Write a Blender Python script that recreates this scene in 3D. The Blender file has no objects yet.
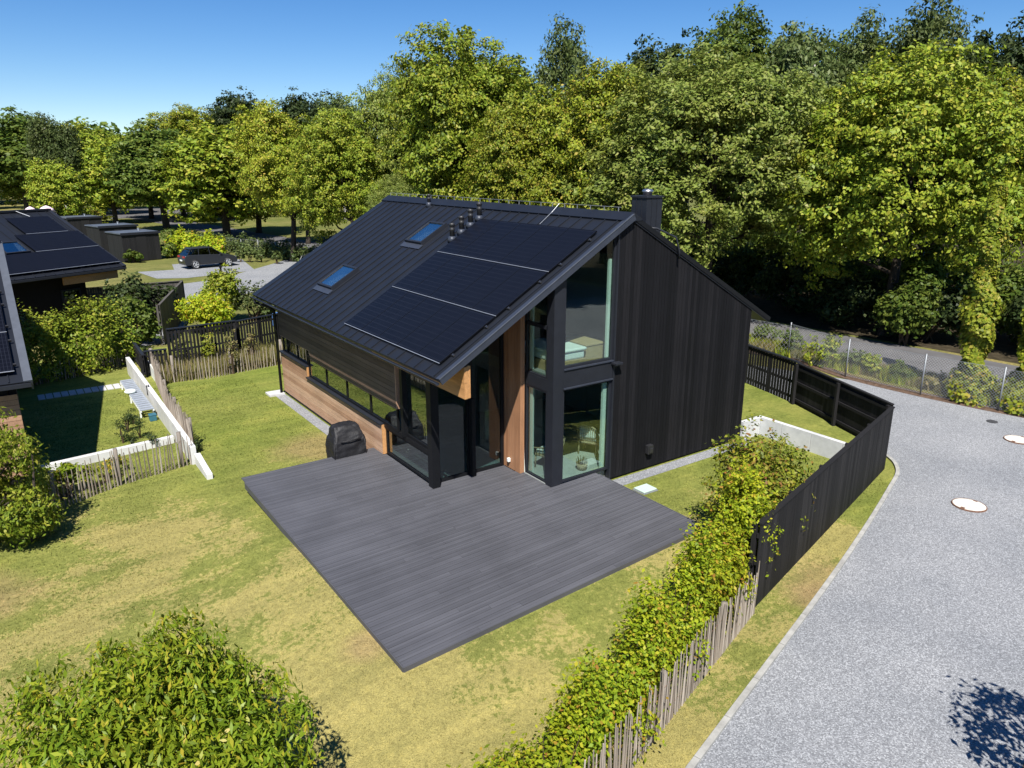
import bpy, math, random
import numpy as np
from mathutils import Vector, Matrix

C = bpy.context.scene
COL = C.collection
R = math.radians
random.seed(7)

# ------------------------------------------------------------------ camera
PITCH, YAW, FOC, CAMZ = R(16.48), R(35.06), 735.0, 8.35
cam = bpy.data.cameras.new('camera')
cam.sensor_width = 36.0
cam.lens = FOC / 1024 * 36
cam.clip_end = 3000
cam.clip_start = 0.1
camo = bpy.data.objects.new('camera', cam)
COL.objects.link(camo)
camo.location = (0, 0, CAMZ)
camo.rotation_euler = (R(90) - PITCH, 0, -YAW)
C.camera = camo

def at(px, py, z=0.0):
    """a point of the photograph, set down on the level z"""
    xc, yc = (px - 512) / FOC, -(py - 384) / FOC
    f = math.cos(PITCH) + yc * math.sin(PITCH)
    up = -math.sin(PITCH) + yc * math.cos(PITCH)
    t = (z - CAMZ) / up
    rr, ff = xc * t, f * t
    return Vector((rr * math.cos(YAW) + ff * math.sin(YAW), -rr * math.sin(YAW) + ff * math.cos(YAW), z))

def far(px, py, d):
    """world x, y at forward distance d on the line of a pixel, and the height there"""
    xc, yc = (px - 512) / FOC, -(py - 384) / FOC
    f = math.cos(PITCH) + yc * math.sin(PITCH)
    up = -math.sin(PITCH) + yc * math.cos(PITCH)
    t = d / f
    rr = xc * t
    return Vector((rr * math.cos(YAW) + d * math.sin(YAW), -rr * math.sin(YAW) + d * math.cos(YAW), CAMZ + up * t))

# ------------------------------------------------------------------ light
SUN = Vector((-0.98, -1.40, 2.32)).normalized()
world = bpy.data.worlds.new('World')
C.world = world
world.use_nodes = True
nt = world.node_tree
nt.nodes.clear()
sky = nt.nodes.new('ShaderNodeTexSky')
sky.sky_type = 'NISHITA'
sky.sun_disc = False
sky.sun_elevation = math.asin(SUN.z)
sky.sun_rotation = math.atan2(SUN.x, SUN.y)
sky.altitude = 1500
sky.air_density = 1.0
sky.dust_density = 0.05
sky.ozone_density = 3.0
bg = nt.nodes.new('ShaderNodeBackground')
bg.inputs['Strength'].default_value = 0.072
wo = nt.nodes.new('ShaderNodeOutputWorld')
hsv = nt.nodes.new('ShaderNodeHueSaturation')
hsv.inputs['Saturation'].default_value = 1.32
hsv.inputs['Hue'].default_value = .507
nt.links.new(sky.outputs[0], hsv.inputs['Color'])
nt.links.new(hsv.outputs[0], bg.inputs[0])
nt.links.new(bg.outputs[0], wo.inputs[0])
sl = bpy.data.lights.new('sun', 'SUN')
sl.energy = 5.0
sl.angle = R(0.53)
sl.color = (1.0, 0.955, 0.88)
so = bpy.data.objects.new('sun', sl)
COL.objects.link(so)
so.location = (0, 0, 60)
so.rotation_euler = SUN.to_track_quat('Z', 'Y').to_euler()
C.view_settings.view_transform = 'Standard'
C.view_settings.look = 'None'
C.view_settings.exposure = 0.80
C.view_settings.gamma = 1.0

# ------------------------------------------------------------------ materials
def new_mat(name):
    m = bpy.data.materials.new(name)
    m.use_nodes = True
    n = m.node_tree.nodes
    return m, n, m.node_tree.links, n['Principled BSDF']

def ramp(n, l, src, stops):
    r = n.new('ShaderNodeValToRGB')
    e = r.color_ramp.elements
    while len(e) > 1:
        e.remove(e[-1])
    e[0].position, e[0].color = stops[0][0], (*stops[0][1], 1)
    for p, c in stops[1:]:
        x = e.new(p)
        x.color = (*c, 1)
    l.new(src, r.inputs[0])
    return r.outputs[0]

def noise(n, l, scale, detail=4, rough=.55, vec=None, stretch=None):
    t = n.new('ShaderNodeTexNoise')
    t.inputs['Scale'].default_value = scale
    t.inputs['Detail'].default_value = detail
    t.inputs['Roughness'].default_value = rough
    if vec is None:
        tc = n.new('ShaderNodeTexCoord')
        vec = tc.outputs['Object']
    if stretch:
        mp = n.new('ShaderNodeMapping')
        mp.inputs['Scale'].default_value = stretch
        l.new(vec, mp.inputs[0])
        vec = mp.outputs[0]
    l.new(vec, t.inputs['Vector'])
    return t.outputs['Fac']

def mixc(n, l, fac, a, b, mode='MIX'):
    m = n.new('ShaderNodeMix')
    m.data_type = 'RGBA'
    m.blend_type = mode
    for i, v in ((0, fac), (6, a), (7, b)):
        if isinstance(v, bpy.types.NodeSocket):
            l.new(v, m.inputs[i])
        elif i == 0:
            m.inputs[0].default_value = v
        else:
            m.inputs[i].default_value = (*v, 1)
    return m.outputs[2]

def bump(n, l, b, h, strength, dist):
    k = n.new('ShaderNodeBump')
    k.inputs['Strength'].default_value = strength
    k.inputs['Distance'].default_value = dist
    l.new(h, k.inputs['Height'])
    l.new(k.outputs[0], b.inputs['Normal'])

def island(n):
    return n.new('ShaderNodeNewGeometry').outputs['Random Per Island']

def plain(name, col, rough=.6, var=.18, scale=3.0, metal=0.0, spec=.5, bumpy=0.0, stretch=None):
    m, n, l, b = new_mat(name)
    f = noise(n, l, scale, 6, .6, stretch=stretch)
    lo = tuple(c * (1 - var) for c in col)
    hi = tuple(min(1, c * (1 + var)) for c in col)
    l.new(ramp(n, l, f, [(.3, lo), (.7, hi)]), b.inputs['Base Color'])
    b.inputs['Roughness'].default_value = rough
    b.inputs['Metallic'].default_value = metal
    b.inputs['Specular IOR Level'].default_value = spec
    if bumpy:
        bump(n, l, b, noise(n, l, scale * 6, 4), bumpy, .02)
    return m

def boards(name, stops, rough=.65, grain=(3, 40, 40), gs=1.0, gv=.3, spec=.4):
    """separate boards: each with a tone of its own, grain along the board"""
    m, n, l, b = new_mat(name)
    base = ramp(n, l, island(n), stops)
    g = noise(n, l, gs, 6, .65, stretch=grain)
    gr = ramp(n, l, g, [(.25, (1 - gv,) * 3), (.75, (1 + gv,) * 3)])
    c = mixc(n, l, 1.0, base, gr, 'MULTIPLY')
    w = noise(n, l, .8, 3)
    wr = ramp(n, l, w, [(.3, (.85,) * 3), (.7, (1.12,) * 3)])
    l.new(mixc(n, l, 1.0, c, wr, 'MULTIPLY'), b.inputs['Base Color'])
    b.inputs['Roughness'].default_value = rough
    b.inputs['Specular IOR Level'].default_value = spec
    bump(n, l, b, g, .25, .01)
    return m

def leafmat(name, stops, trans=.35, patch=None, rough=.5):
    m, n, l, b = new_mat(name)
    c = ramp(n, l, island(n), stops)
    oi = n.new('ShaderNodeObjectInfo')
    tc = n.new('ShaderNodeTexCoord')
    f = noise(n, l, .55, 3, .6, tc.outputs['Object'])
    hs = n.new('ShaderNodeHueSaturation')
    mr = n.new('ShaderNodeMapRange')
    mr.inputs['From Min'].default_value = .3
    mr.inputs['From Max'].default_value = .7
    mr.inputs['To Min'].default_value = .482
    mr.inputs['To Max'].default_value = .512
    l.new(f, mr.inputs[0])
    l.new(mr.outputs[0], hs.inputs['Hue'])
    mv = n.new('ShaderNodeMapRange')
    mv.inputs['To Min'].default_value = .82
    mv.inputs['To Max'].default_value = 1.16
    l.new(oi.outputs['Random'], mv.inputs[0])
    l.new(mv.outputs[0], hs.inputs['Value'])
    l.new(c, hs.inputs['Color'])
    out = hs.outputs[0]
    if patch:
        f2 = noise(n, l, patch[1], 3, .6, tc.outputs['Object'])
        k = ramp(n, l, f2, [(patch[2], (0, 0, 0)), (patch[2] + .12, (1, 1, 1))])
        out = mixc(n, l, k, out, patch[0])
    l.new(out, b.inputs['Base Color'])
    b.inputs['Roughness'].default_value = rough
    b.inputs['Specular IOR Level'].default_value = .2
    tr = n.new('ShaderNodeBsdfTranslucent')
    l.new(out, tr.inputs[0])
    mx = n.new('ShaderNodeMixShader')
    mx.inputs[0].default_value = trans
    l.new(b.outputs[0], mx.inputs[1])
    l.new(tr.outputs[0], mx.inputs[2])
    l.new(mx.outputs[0], n['Material Output'].inputs[0])
    return m

M = {}
M['roof'] = plain('roof_sheet_metal', (.0125, .0145, .020), .45, .14, 1.2, .0, .25)
M['trim'] = plain('dark_metal_trim', (.015, .017, .023), .5, .12, 4, 0, .35)
M['rooftrim'] = plain('grey_metal_trim', (.040, .047, .065), .45, .12, 4, .2, .4)
M['alu'] = plain('bright_aluminium', (.62, .64, .66), .35, .08, 8, .7, .5)
M['steel'] = plain('brushed_steel', (.55, .55, .57), .38, .06, 8, 1.0, .5)
M['blackpost'] = plain('black_painted_steel', (.006, .0065, .008), .5, .15, 5, 0, .28)
M['lightroof'] = plain('light_grey_metal_trim', (.085, .095, .115), .5, .12, 4, .2, .4)
M['blackwood'] = boards('black_stained_boards', [(0, (.0034, .0035, .0046)), (.5, (.0058, .0058, .0074)), (1, (.0105, .0101, .0120))], .75, (30, 30, 1.5), 1.2, .4, .2)
M['fencewood'] = boards('black_fence_boards', [(0, (.008, .008, .009)), (.5, (.013, .0125, .0135)), (1, (.022, .021, .022))], .75, (30, 30, 1.5), 1.2, .4, .2)
M['greywood'] = boards('weathered_dark_fence_boards', [(0, (.05, .045, .040)), (1, (.10, .09, .08))], .8, (20, 20, 1.2), 1.0, .3)
M['clad'] = boards('brown_larch_cladding', [(0, (.29, .165, .10)), (.4, (.37, .22, .138)), (.75, (.42, .26, .165)), (1, (.47, .31, .205))], .6, (30, 1.2, 30), 1.0, .3)
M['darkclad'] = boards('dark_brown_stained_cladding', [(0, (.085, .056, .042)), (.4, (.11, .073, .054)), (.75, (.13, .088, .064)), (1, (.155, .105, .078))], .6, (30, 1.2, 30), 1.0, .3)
M['cladv'] = boards('brown_larch_vertical_boards', [(0, (.26, .125, .062)), (1, (.36, .185, .098))], .6, (30, 30, 1.2), 1.0, .25)
M['orange'] = boards('orange_larch_beam', [(0, (.40, .20, .075)), (1, (.48, .25, .10))], .6, (30, 1.2, 20), 1.0, .3)
M['deck'] = boards('grey_decking_boards', [(0, (.066, .067, .076)), (.5, (.075, .076, .087)), (1, (.086, .087, .099))], .6, (.8, 30, 30), 1.0, .07, .4)
M['picket'] = boards('weathered_chestnut_pales', [(0, (.15, .12, .095)), (.5, (.26, .22, .18)), (1, (.40, .35, .30))], .85, (30, 30, 2), 1.0, .35)
M['post'] = boards('rough_grey_post_wood', [(0, (.14, .12, .10)), (1, (.24, .21, .18))], .85, (20, 20, 2), 1, .3)
M['bark'] = plain('dark_bark', (.045, .036, .028), .9, .45, 6, 0, .2, .6, (3, 3, .6))
M['barkpale'] = plain('pale_birch_bark', (.42, .40, .36), .8, .4, 5, 0, .2, .4)
M['twig'] = plain('brown_twigs', (.07, .048, .03), .85, .3, 8, 0, .2)
M['white'] = plain('white_painted_wall', (.56, .56, .55), .8, .16, 1.4, 0, .25, .1)
M['whitepaint'] = plain('off_white_paint', (.72, .74, .71), .6, .04, 2.0)
M['inner'] = plain('interior_grey_plaster', (.26, .28, .27), .8, .06, 2.0)
M['mint'] = plain('pale_curtain_fabric', (.62, .72, .66), .9, .06, 9.0, 0, .2)
M['tile'] = plain('pale_floor_tiles', (.42, .45, .43), .45, .16, 1.6)
M['linen'] = plain('white_bed_linen', (.74, .80, .77), .9, .05, 4, 0, .2)
M['wicker'] = plain('pale_wicker', (.38, .31, .20), .75, .3, 26, 0, .3, .5)
M['blond'] = plain('blond_wood_furniture', (.46, .34, .19), .55, .2, 3, 0, .4, 0, (2, 12, 12))
M['pvframe'] = plain('black_anodised_frame', (.004, .0045, .006), .5, .1, 6, 0, .15)
M['cover'] = plain('black_cover_fabric', (.011, .011, .0135), .62, .25, 5, 0, .4, .35)
M['plastic'] = plain('black_plastic', (.02, .02, .022), .5, .2, 6)
M['hatch'] = plain('pale_green_lid', (.42, .54, .48), .5, .06, 6)
M['rust'] = plain('rusty_iron_ring', (.16, .085, .055), .85, .4, 14, 0, .3)
M['manlid'] = plain('pale_cement_lid', (.56, .53, .47), .8, .22, 9)
M['iron'] = plain('dark_cast_iron', (.05, .05, .055), .6, .25, 20)
M['galv'] = plain('galvanised_steel', (.24, .255, .27), .5, .1, 10, .4)
M['fabricpad'] = plain('blue_grey_slats', (.26, .29, .34), .7, .15, 6)
M['teal'] = plain('teal_plastic', (.03, .12, .17), .5, .1, 6)
M['bluetarp'] = plain('blue_tarpaulin', (.07, .17, .42), .5, .2, 5)
M['pinkwhite'] = plain('pink_and_white_cover', (.82, .62, .66), .6, .25, 5)
M['meshwire'] = plain('dull_wire', (.36, .37, .38), .6, .1, 10, .2)
M['soil'] = plain('brown_bark_mulch', (.105, .068, .047), .95, .55, 7, 0, .2, .6)
M['litter'] = plain('dark_leaf_litter', (.045, .036, .022), .95, .5, 2.5, 0, .1, .6)
M['shed'] = boards('black_shed_boards', [(0, (.006, .006, .007)), (1, (.012, .0115, .0125))], .7, (20, 20, 1.2), 1, .3)
M['shedroof'] = plain('grey_roofing_felt', (.07, .085, .11), .6, .25, 1.2)
M['tan'] = boards('tan_wood_soffit', [(0, (.38, .24, .11)), (1, (.44, .29, .14))], .6, (2, 20, 20), 1, .2)
M['slab'] = plain('pale_concrete_paving', (.46, .46, .47), .85, .15, 3)
M['yellow'] = leafmat('yellow_flowers', [(0, (.10, .14, .02)), (.6, (.16, .19, .03)), (.75, (.50, .36, .03)), (1, (.62, .50, .08))], .3)

# concrete with faint vertical stains
m, n, l, b = new_mat('cast_concrete')
f = noise(n, l, 2.2, 6, .65)
l.new(ramp(n, l, f, [(.25, (.40, .41, .42)), (.55, (.52, .53, .54)), (.8, (.60, .60, .60))]), b.inputs['Base Color'])
b.inputs['Roughness'].default_value = .85
bump(n, l, b, noise(n, l, 30, 3), .15, .01)
M['concrete'] = m
M['kerbstone'] = plain('weathered_kerb_concrete', (.30, .295, .275), .9, .25, 5)

# photovoltaic glass with its cell grid
m, n, l, b = new_mat('dark_solar_glass')
tc = n.new('ShaderNodeTexCoord')
br = n.new('ShaderNodeTexBrick')
br.offset = 0.0
br.inputs['Color1'].default_value = (.0036, .0043, .0076, 1)
br.inputs['Color2'].default_value = (.0046, .0054, .0094, 1)
br.inputs['Mortar'].default_value = (.014, .016, .024, 1)
br.inputs['Scale'].default_value = 1.0
br.inputs['Mortar Size'].default_value = .006
br.inputs['Brick Width'].default_value = .166
br.inputs['Row Height'].default_value = .083
l.new(tc.outputs['Object'], br.inputs['Vector'])
l.new(br.outputs['Color'], b.inputs['Base Color'])
b.inputs['Roughness'].default_value = .4
b.inputs['Specular IOR Level'].default_value = .08
M['solar'] = m

# window glass: clear pane with a coating that mirrors
def glass(name, tint, ior, rough=0.0, wavy=True):
    m, n, l, b = new_mat(name)
    n.remove(b)
    tr = n.new('ShaderNodeBsdfTransparent')
    tr.inputs[0].default_value = (*tint, 1)
    gl = n.new('ShaderNodeBsdfGlossy')
    gl.inputs['Roughness'].default_value = rough
    gl.inputs['Color'].default_value = (.92, .96, .95, 1)
    lw = n.new('ShaderNodeLayerWeight')
    lw.inputs['Blend'].default_value = .5
    pw = n.new('ShaderNodeMath'); pw.operation = 'POWER'
    l.new(lw.outputs['Facing'], pw.inputs[0]); pw.inputs[1].default_value = 4.0
    fr = n.new('ShaderNodeMath'); fr.operation = 'MULTIPLY_ADD'
    l.new(pw.outputs[0], fr.inputs[0]); fr.inputs[1].default_value = 1 - ior; fr.inputs[2].default_value = ior
    nz = noise(n, l, .7, 2)
    bp = n.new('ShaderNodeBump')
    bp.inputs['Strength'].default_value = .04
    bp.inputs['Distance'].default_value = .01
    l.new(nz, bp.inputs['Height'])
    if wavy:
        l.new(bp.outputs[0], gl.inputs['Normal'])
    mx = n.new('ShaderNodeMixShader')
    l.new(fr.outputs[0], mx.inputs[0])
    l.new(tr.outputs[0], mx.inputs[1])
    l.new(gl.outputs[0], mx.inputs[2])
    l.new(mx.outputs[0], n['Material Output'].inputs[0])
    return m
M['glass'] = glass('window_glass', (.80, .88, .85), .10)
M['glassdark'] = glass('coated_window_glass', (.55, .64, .63), .20)
M['skyglass'] = glass('roof_window_glass', (.62, .68, .72), .46, 0.0, False)
M['glassdoor'] = glass('terrace_door_glass', (.52, .62, .62), .085)
M['carglass'] = glass('tinted_car_glass', (.10, .11, .12), .05)

# lawn
def lawn(name, dry, green=(.088, .112, .020), amount=.5):
    m, n, l, b = new_mat(name)
    tc = n.new('ShaderNodeTexCoord')
    v = tc.outputs['Object']
    big = noise(n, l, .16, 4, .6, v)
    mid = noise(n, l, .75, 5, .65, v)
    fine = noise(n, l, 9, 5, .75, v, (1.0, 1.0, 1.0))
    tiny = noise(n, l, 42, 3, .8, v)
    g = ramp(n, l, mid, [(.3, tuple(c * .74 for c in green)), (.5, green), (.72, (green[0] * 1.5, green[1] * 1.28, green[2] * 1.4))])
    k = n.new('ShaderNodeMath'); k.operation = 'ADD'
    k2 = n.new('ShaderNodeMath'); k2.operation = 'MULTIPLY_ADD'
    l.new(mid, k2.inputs[0]); k2.inputs[1].default_value = .36; l.new(big, k2.inputs[2])
    k3 = n.new('ShaderNodeMath'); k3.operation = 'MULTIPLY_ADD'
    l.new(fine, k3.inputs[0]); k3.inputs[1].default_value = .42; l.new(k2.outputs[0], k3.inputs[2])
    # worn by the sun in the open part of the garden, greener by the house
    sx = n.new('ShaderNodeSeparateXYZ'); l.new(v, sx.inputs[0])
    my = n.new('ShaderNodeMapRange')
    my.inputs['From Min'].default_value = 8; my.inputs['From Max'].default_value = 25
    my.inputs['To Min'].default_value = .20; my.inputs['To Max'].default_value = -.12
    l.new(sx.outputs['Y'], my.inputs[0])
    mxr = n.new('ShaderNodeMapRange')
    mxr.inputs['From Min'].default_value = 4; mxr.inputs['From Max'].default_value = 14
    mxr.inputs['To Min'].default_value = .06; mxr.inputs['To Max'].default_value = -.16
    l.new(sx.outputs['X'], mxr.inputs[0])
    k4 = n.new('ShaderNodeMath'); k4.operation = 'ADD'
    l.new(k3.outputs[0], k4.inputs[0]); l.new(my.outputs[0], k4.inputs[1])
    k5 = n.new('ShaderNodeMath'); k5.operation = 'ADD'
    l.new(k4.outputs[0], k5.inputs[0]); l.new(mxr.outputs[0], k5.inputs[1])
    lo = 1.22 - amount * .5
    dm = ramp(n, l, k5.outputs[0], [(max(0, lo - .45), (0, 0, 0)), (lo, (.42, .42, .42)), (lo + .38, (1, 1, 1))])
    c = mixc(n, l, dm, g, dry)
    # bare sandy spots
    for cx, cy, rad in SPOTS:
        dx = n.new('ShaderNodeVectorMath'); dx.operation = 'DISTANCE'
        l.new(v, dx.inputs[0]); dx.inputs[1].default_value = (cx, cy, 0)
        a = n.new('ShaderNodeMath'); a.operation = 'MULTIPLY_ADD'
        l.new(mid, a.inputs[0]); a.inputs[1].default_value = -1.6 * rad; l.new(dx.outputs['Value'], a.inputs[2])
        s = ramp(n, l, a.outputs[0], [(0, (.62, .62, .62)), (min(1, rad * .9), (0, 0, 0))])
        c = mixc(n, l, s, c, (.31, .22, .115))
    tone = ramp(n, l, fine, [(.28, (.70, .70, .68)), (.5, (1, 1, 1)), (.74, (1.32, 1.28, 1.2))])
    c = mixc(n, l, 1.0, c, tone, 'MULTIPLY')
    mp = n.new('ShaderNodeMapping'); mp.inputs['Rotation'].default_value = (0, 0, R(24)); mp.inputs['Scale'].default_value = (.3, 2.0, 1)
    l.new(v, mp.inputs[0])
    streak = noise(n, l, 1.0, 4, .6, mp.outputs[0])
    c = mixc(n, l, 1.0, c, ramp(n, l, streak, [(.32, (.84, .86, .84)), (.68, (1.15, 1.13, 1.12))]), 'MULTIPLY')
    tone2 = ramp(n, l, tiny, [(.3, (.66, .68, .64)), (.7, (1.3, 1.28, 1.25))])
    c = mixc(n, l, 1.0, c, tone2, 'MULTIPLY')
    l.new(c, b.inputs['Base Color'])
    b.inputs['Roughness'].default_value = .9
    b.inputs['Specular IOR Level'].default_value = .15
    bump(n, l, b, tiny, .7, .05)
    return m
SPOTS = [(4.3, 10.6, .35), (7.3, 21.0, .9), (13.2, 7.1, .8), (12.6, 6.9, .5), (-1.6, 16.6, .9)]
M['lawn'] = lawn('mown_lawn', (.315, .275, .100), (.142, .190, .030), .47)
SPOTS = []
M['rough'] = lawn('rough_verge_grass', (.27, .22, .09), (.085, .115, .024), .9)

# crushed stone
def gravel(name, scale, stops):
    m, n, l, b = new_mat(name)
    tc = n.new('ShaderNodeTexCoord')
    vo = n.new('ShaderNodeTexVoronoi')
    vo.inputs['Scale'].default_value = scale
    l.new(tc.outputs['Object'], vo.inputs['Vector'])
    sp = n.new('ShaderNodeSeparateColor')
    l.new(vo.outputs['Color'], sp.inputs[0])
    c = ramp(n, l, sp.outputs[0], stops)
    w = noise(n, l, .35, 4, .6, tc.outputs['Object'])
    c = mixc(n, l, 1.0, c, ramp(n, l, w, [(.3, (.86, .87, .88)), (.7, (1.12, 1.11, 1.09))]), 'MULTIPLY')
    l.new(c, b.inputs['Base Color'])
    b.inputs['Roughness'].default_value = .85
    b.inputs['Specular IOR Level'].default_value = .3
    iv = n.new('ShaderNodeMath'); iv.operation = 'SUBTRACT'
    iv.inputs[0].default_value = 1.0
    l.new(vo.outputs['Distance'], iv.inputs[1])
    bump(n, l, b, iv.outputs[0], .22, .03)
    return m
M['gravel'] = gravel('grey_granite_chippings', 52, [(0, (.130, .134, .143)), (.35, (.188, .194, .206)), (.7, (.235, .242, .256)), (1, (.36, .37, .385))])
M['gravelpale'] = gravel('pale_granite_edging_chips', 26, [(0, (.18, .19, .21)), (.5, (.32, .34, .37)), (1, (.52, .54, .58))])
M['asphalt'] = plain('worn_asphalt', (.105, .102, .104), .9, .22, .8, 0, .3, .2)

LEAF = {}
LEAF['lime'] = leafmat('limegreen_leaves', [(0, (0.1007, 0.1537, 0.0127)), (0.4, (0.1749, 0.2385, 0.0191)), (0.8, (0.2544, 0.3021, 0.0276)), (1, (0.3498, 0.3286, 0.0477))], .24)
LEAF['gold'] = leafmat('yellowing_leaves', [(0, (0.1103, 0.1522, 0.0126)), (0.4, (0.1995, 0.252, 0.0189)), (0.8, (0.2835, 0.315, 0.0273)), (1, (0.378, 0.294, 0.0525))], .24)
LEAF['pale'] = leafmat('pale_green_leaves', [(0, (0.115, 0.16, 0.025)), (0.5, (0.2, 0.26, 0.042)), (0.9, (0.29, 0.335, 0.075)), (1, (0.36, 0.35, 0.11))], .24)
LEAF['mid'] = leafmat('green_leaves', [(0, (0.0495, 0.088, 0.0132)), (0.5, (0.088, 0.1375, 0.0198)), (1, (0.143, 0.1815, 0.0286))], .3)
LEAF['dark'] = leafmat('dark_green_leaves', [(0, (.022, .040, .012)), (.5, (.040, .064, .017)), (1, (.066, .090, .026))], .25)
LEAF['olive'] = leafmat('olive_leaves', [(0, (0.052, 0.08, 0.022)), (0.5, (0.092, 0.13, 0.035)), (1, (0.14, 0.17, 0.055))], .3)
LEAF['hedge'] = leafmat('beech_hedge_leaves', [(0, (0.1672, 0.2509, 0.0152)), (0.4, (0.304, 0.4026, 0.0213)), (0.8, (0.4712, 0.5243, 0.0273)), (0.93, (0.5776, 0.5168, 0.0456)), (1, (0.4256, 0.1976, 0.0456))], .46)
LEAF['bronze'] = leafmat('bronze_green_leaves', [(0, (0.09, 0.125, 0.013)), (0.45, (0.165, 0.21, 0.018)), (0.78, (0.25, 0.26, 0.025)), (0.92, (0.25, 0.17, 0.035)), (1, (0.2, 0.095, 0.035))], .3)
LEAF['cherry'] = leafmat('glossy_long_leaves', [(0, (0.1, 0.165, 0.011)), (0.5, (0.185, 0.275, 0.018)), (0.88, (0.28, 0.33, 0.025)), (1, (0.42, 0.35, 0.035))], .36, rough=.4)
LEAF['meadow'] = leafmat('dry_meadow_stalks', [(0, (.12, .13, .03)), (.6, (.22, .20, .07)), (1, (.32, .26, .12))], .3)

# ------------------------------------------------------------------ mesh helpers
class MB:
    def __init__(self):
        self.v, self.f = [], []
    def add(self, vs, fs):
        o = len(self.v)
        self.v += [tuple(p) for p in vs]
        self.f += [tuple(i + o for i in q) for q in fs]
        return self
    def box(self, x0, x1, y0, y1, z0, z1):
        vs = [(x0, y0, z0), (x1, y0, z0), (x1, y1, z0), (x0, y1, z0), (x0, y0, z1), (x1, y0, z1), (x1, y1, z1), (x0, y1, z1)]
        return self.add(vs, [(3, 2, 1, 0), (4, 5, 6, 7), (0, 1, 5, 4), (1, 2, 6, 5), (2, 3, 7, 6), (3, 0, 4, 7)])
    def hexa(self, b, t):
        """b, t: four bottom and four top points, counter-clockwise"""
        return self.add(list(b) + list(t), [(3, 2, 1, 0), (4, 5, 6, 7), (0, 1, 5, 4), (1, 2, 6, 5), (2, 3, 7, 6), (3, 0, 4, 7)])
    def bar(self, a, b, w, h, up=(0, 0, 1)):
        """a rectangular bar from a to b, w across, h along up"""
        a, b, up = Vector(a), Vector(b), Vector(up)
        d = (b - a).normalized()
        s = d.cross(up).normalized() * (w / 2)
        u = s.cross(d).normalized() * (h / 2)
        return self.hexa([a - s - u, a + s - u, b + s - u, b - s - u], [a - s + u, a + s + u, b + s + u, b - s + u])
    def prism(self, poly, vec):
        vec = Vector(vec)
        k = len(poly)
        p = [Vector(q) for q in poly]
        vs = p + [q + vec for q in p]
        return self.add(vs, [tuple(reversed(range(k))), tuple(range(k, 2 * k))] + [(i, (i + 1) % k, (i + 1) % k + k, i + k) for i in range(k)])
    def tube(self, pts, rad, seg=8, cap=True):
        pts = [Vector(p) for p in pts]
        if not isinstance(rad, (list, tuple)):
            rad = [rad] * len(pts)
        o = len(self.v)
        ref = Vector((.31, .17, .93)).normalized()
        for i, p in enumerate(pts):
            d = (pts[min(i + 1, len(pts) - 1)] - pts[max(i - 1, 0)]).normalized()
            r0 = ref if abs(d.dot(ref)) < .95 else Vector((1, 0, 0))
            s = d.cross(r0).normalized()
            u = s.cross(d)
            for k in range(seg):
                a = 2 * math.pi * k / seg
                self.v.append(tuple(p + (s * math.cos(a) + u * math.sin(a)) * rad[i]))
        for i in range(len(pts) - 1):
            for k in range(seg):
                k2 = (k + 1) % seg
                self.f.append((o + i * seg + k, o + i * seg + k2, o + (i + 1) * seg + k2, o + (i + 1) * seg + k))
        if cap:
            self.f.append(tuple(o + k for k in reversed(range(seg))))
            self.f.append(tuple(o + (len(pts) - 1) * seg + k for k in range(seg)))
        return self
    def lathe(self, prof, centre=(0, 0, 0), seg=20):
        c = Vector(centre)
        o = len(self.v)
        for r, z in prof:
            for k in range(seg):
                a = 2 * math.pi * k / seg
                self.v.append((c.x + r * math.cos(a), c.y + r * math.sin(a), c.z + z))
        for i in range(len(prof) - 1):
            for k in range(seg):
                k2 = (k + 1) % seg
                self.f.append((o + i * seg + k, o + i * seg + k2, o + (i + 1) * seg + k2, o + (i + 1) * seg + k))
        self.f.append(tuple(o + k for k in reversed(range(seg))))
        self.f.append(tuple(o + (len(prof) - 1) * seg + k for k in range(seg)))
        return self
    def build(self, name, mat, parent=None, smooth=False, bevel=0):
        off = wloc(parent) if parent else Vector((0, 0, 0))
        me = bpy.data.meshes.new(name)
        me.from_pydata([(x - off.x, y - off.y, z - off.z) for x, y, z in self.v], [], self.f)
        me.materials.append(mat)
        if smooth:
            me.polygons.foreach_set('use_smooth', [True] * len(me.polygons))
        me.update()
        o = bpy.data.objects.new(name, me)
        COL.objects.link(o)
        if parent:
            o.parent = parent
        if bevel:
            bm = o.modifiers.new('bevel', 'BEVEL')
            bm.width = bevel
            bm.segments = 2
        return o

def wloc(o):
    v = Vector((0, 0, 0))
    while o:
        v += o.location
        o = o.parent
    return v

def tag(o, label=None, cat=None, group=None, kind=None):
    if label: o['label'] = label
    if cat: o['category'] = cat
    if group: o['group'] = group
    if kind: o['kind'] = kind
    return o

def thing(name, loc, label, cat, group=None):
    o = bpy.data.objects.new(name, None)
    o.empty_display_size = .3
    COL.objects.link(o)
    o.location = loc
    return tag(o, label, cat, group)

def dup(root, loc, rz=0, scale=(1, 1, 1), label=None, group=None):
    def cp(o, parent):
        c = o.copy()
        COL.objects.link(c)
        c.parent = parent
        for ch in o.children:
            cp(ch, c)
        return c
    r = cp(root, None)
    r.location, r.rotation_euler, r.scale = loc, (0, 0, rz), scale
    if label: r['label'] = label
    if group: r['group'] = group
    return r

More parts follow.
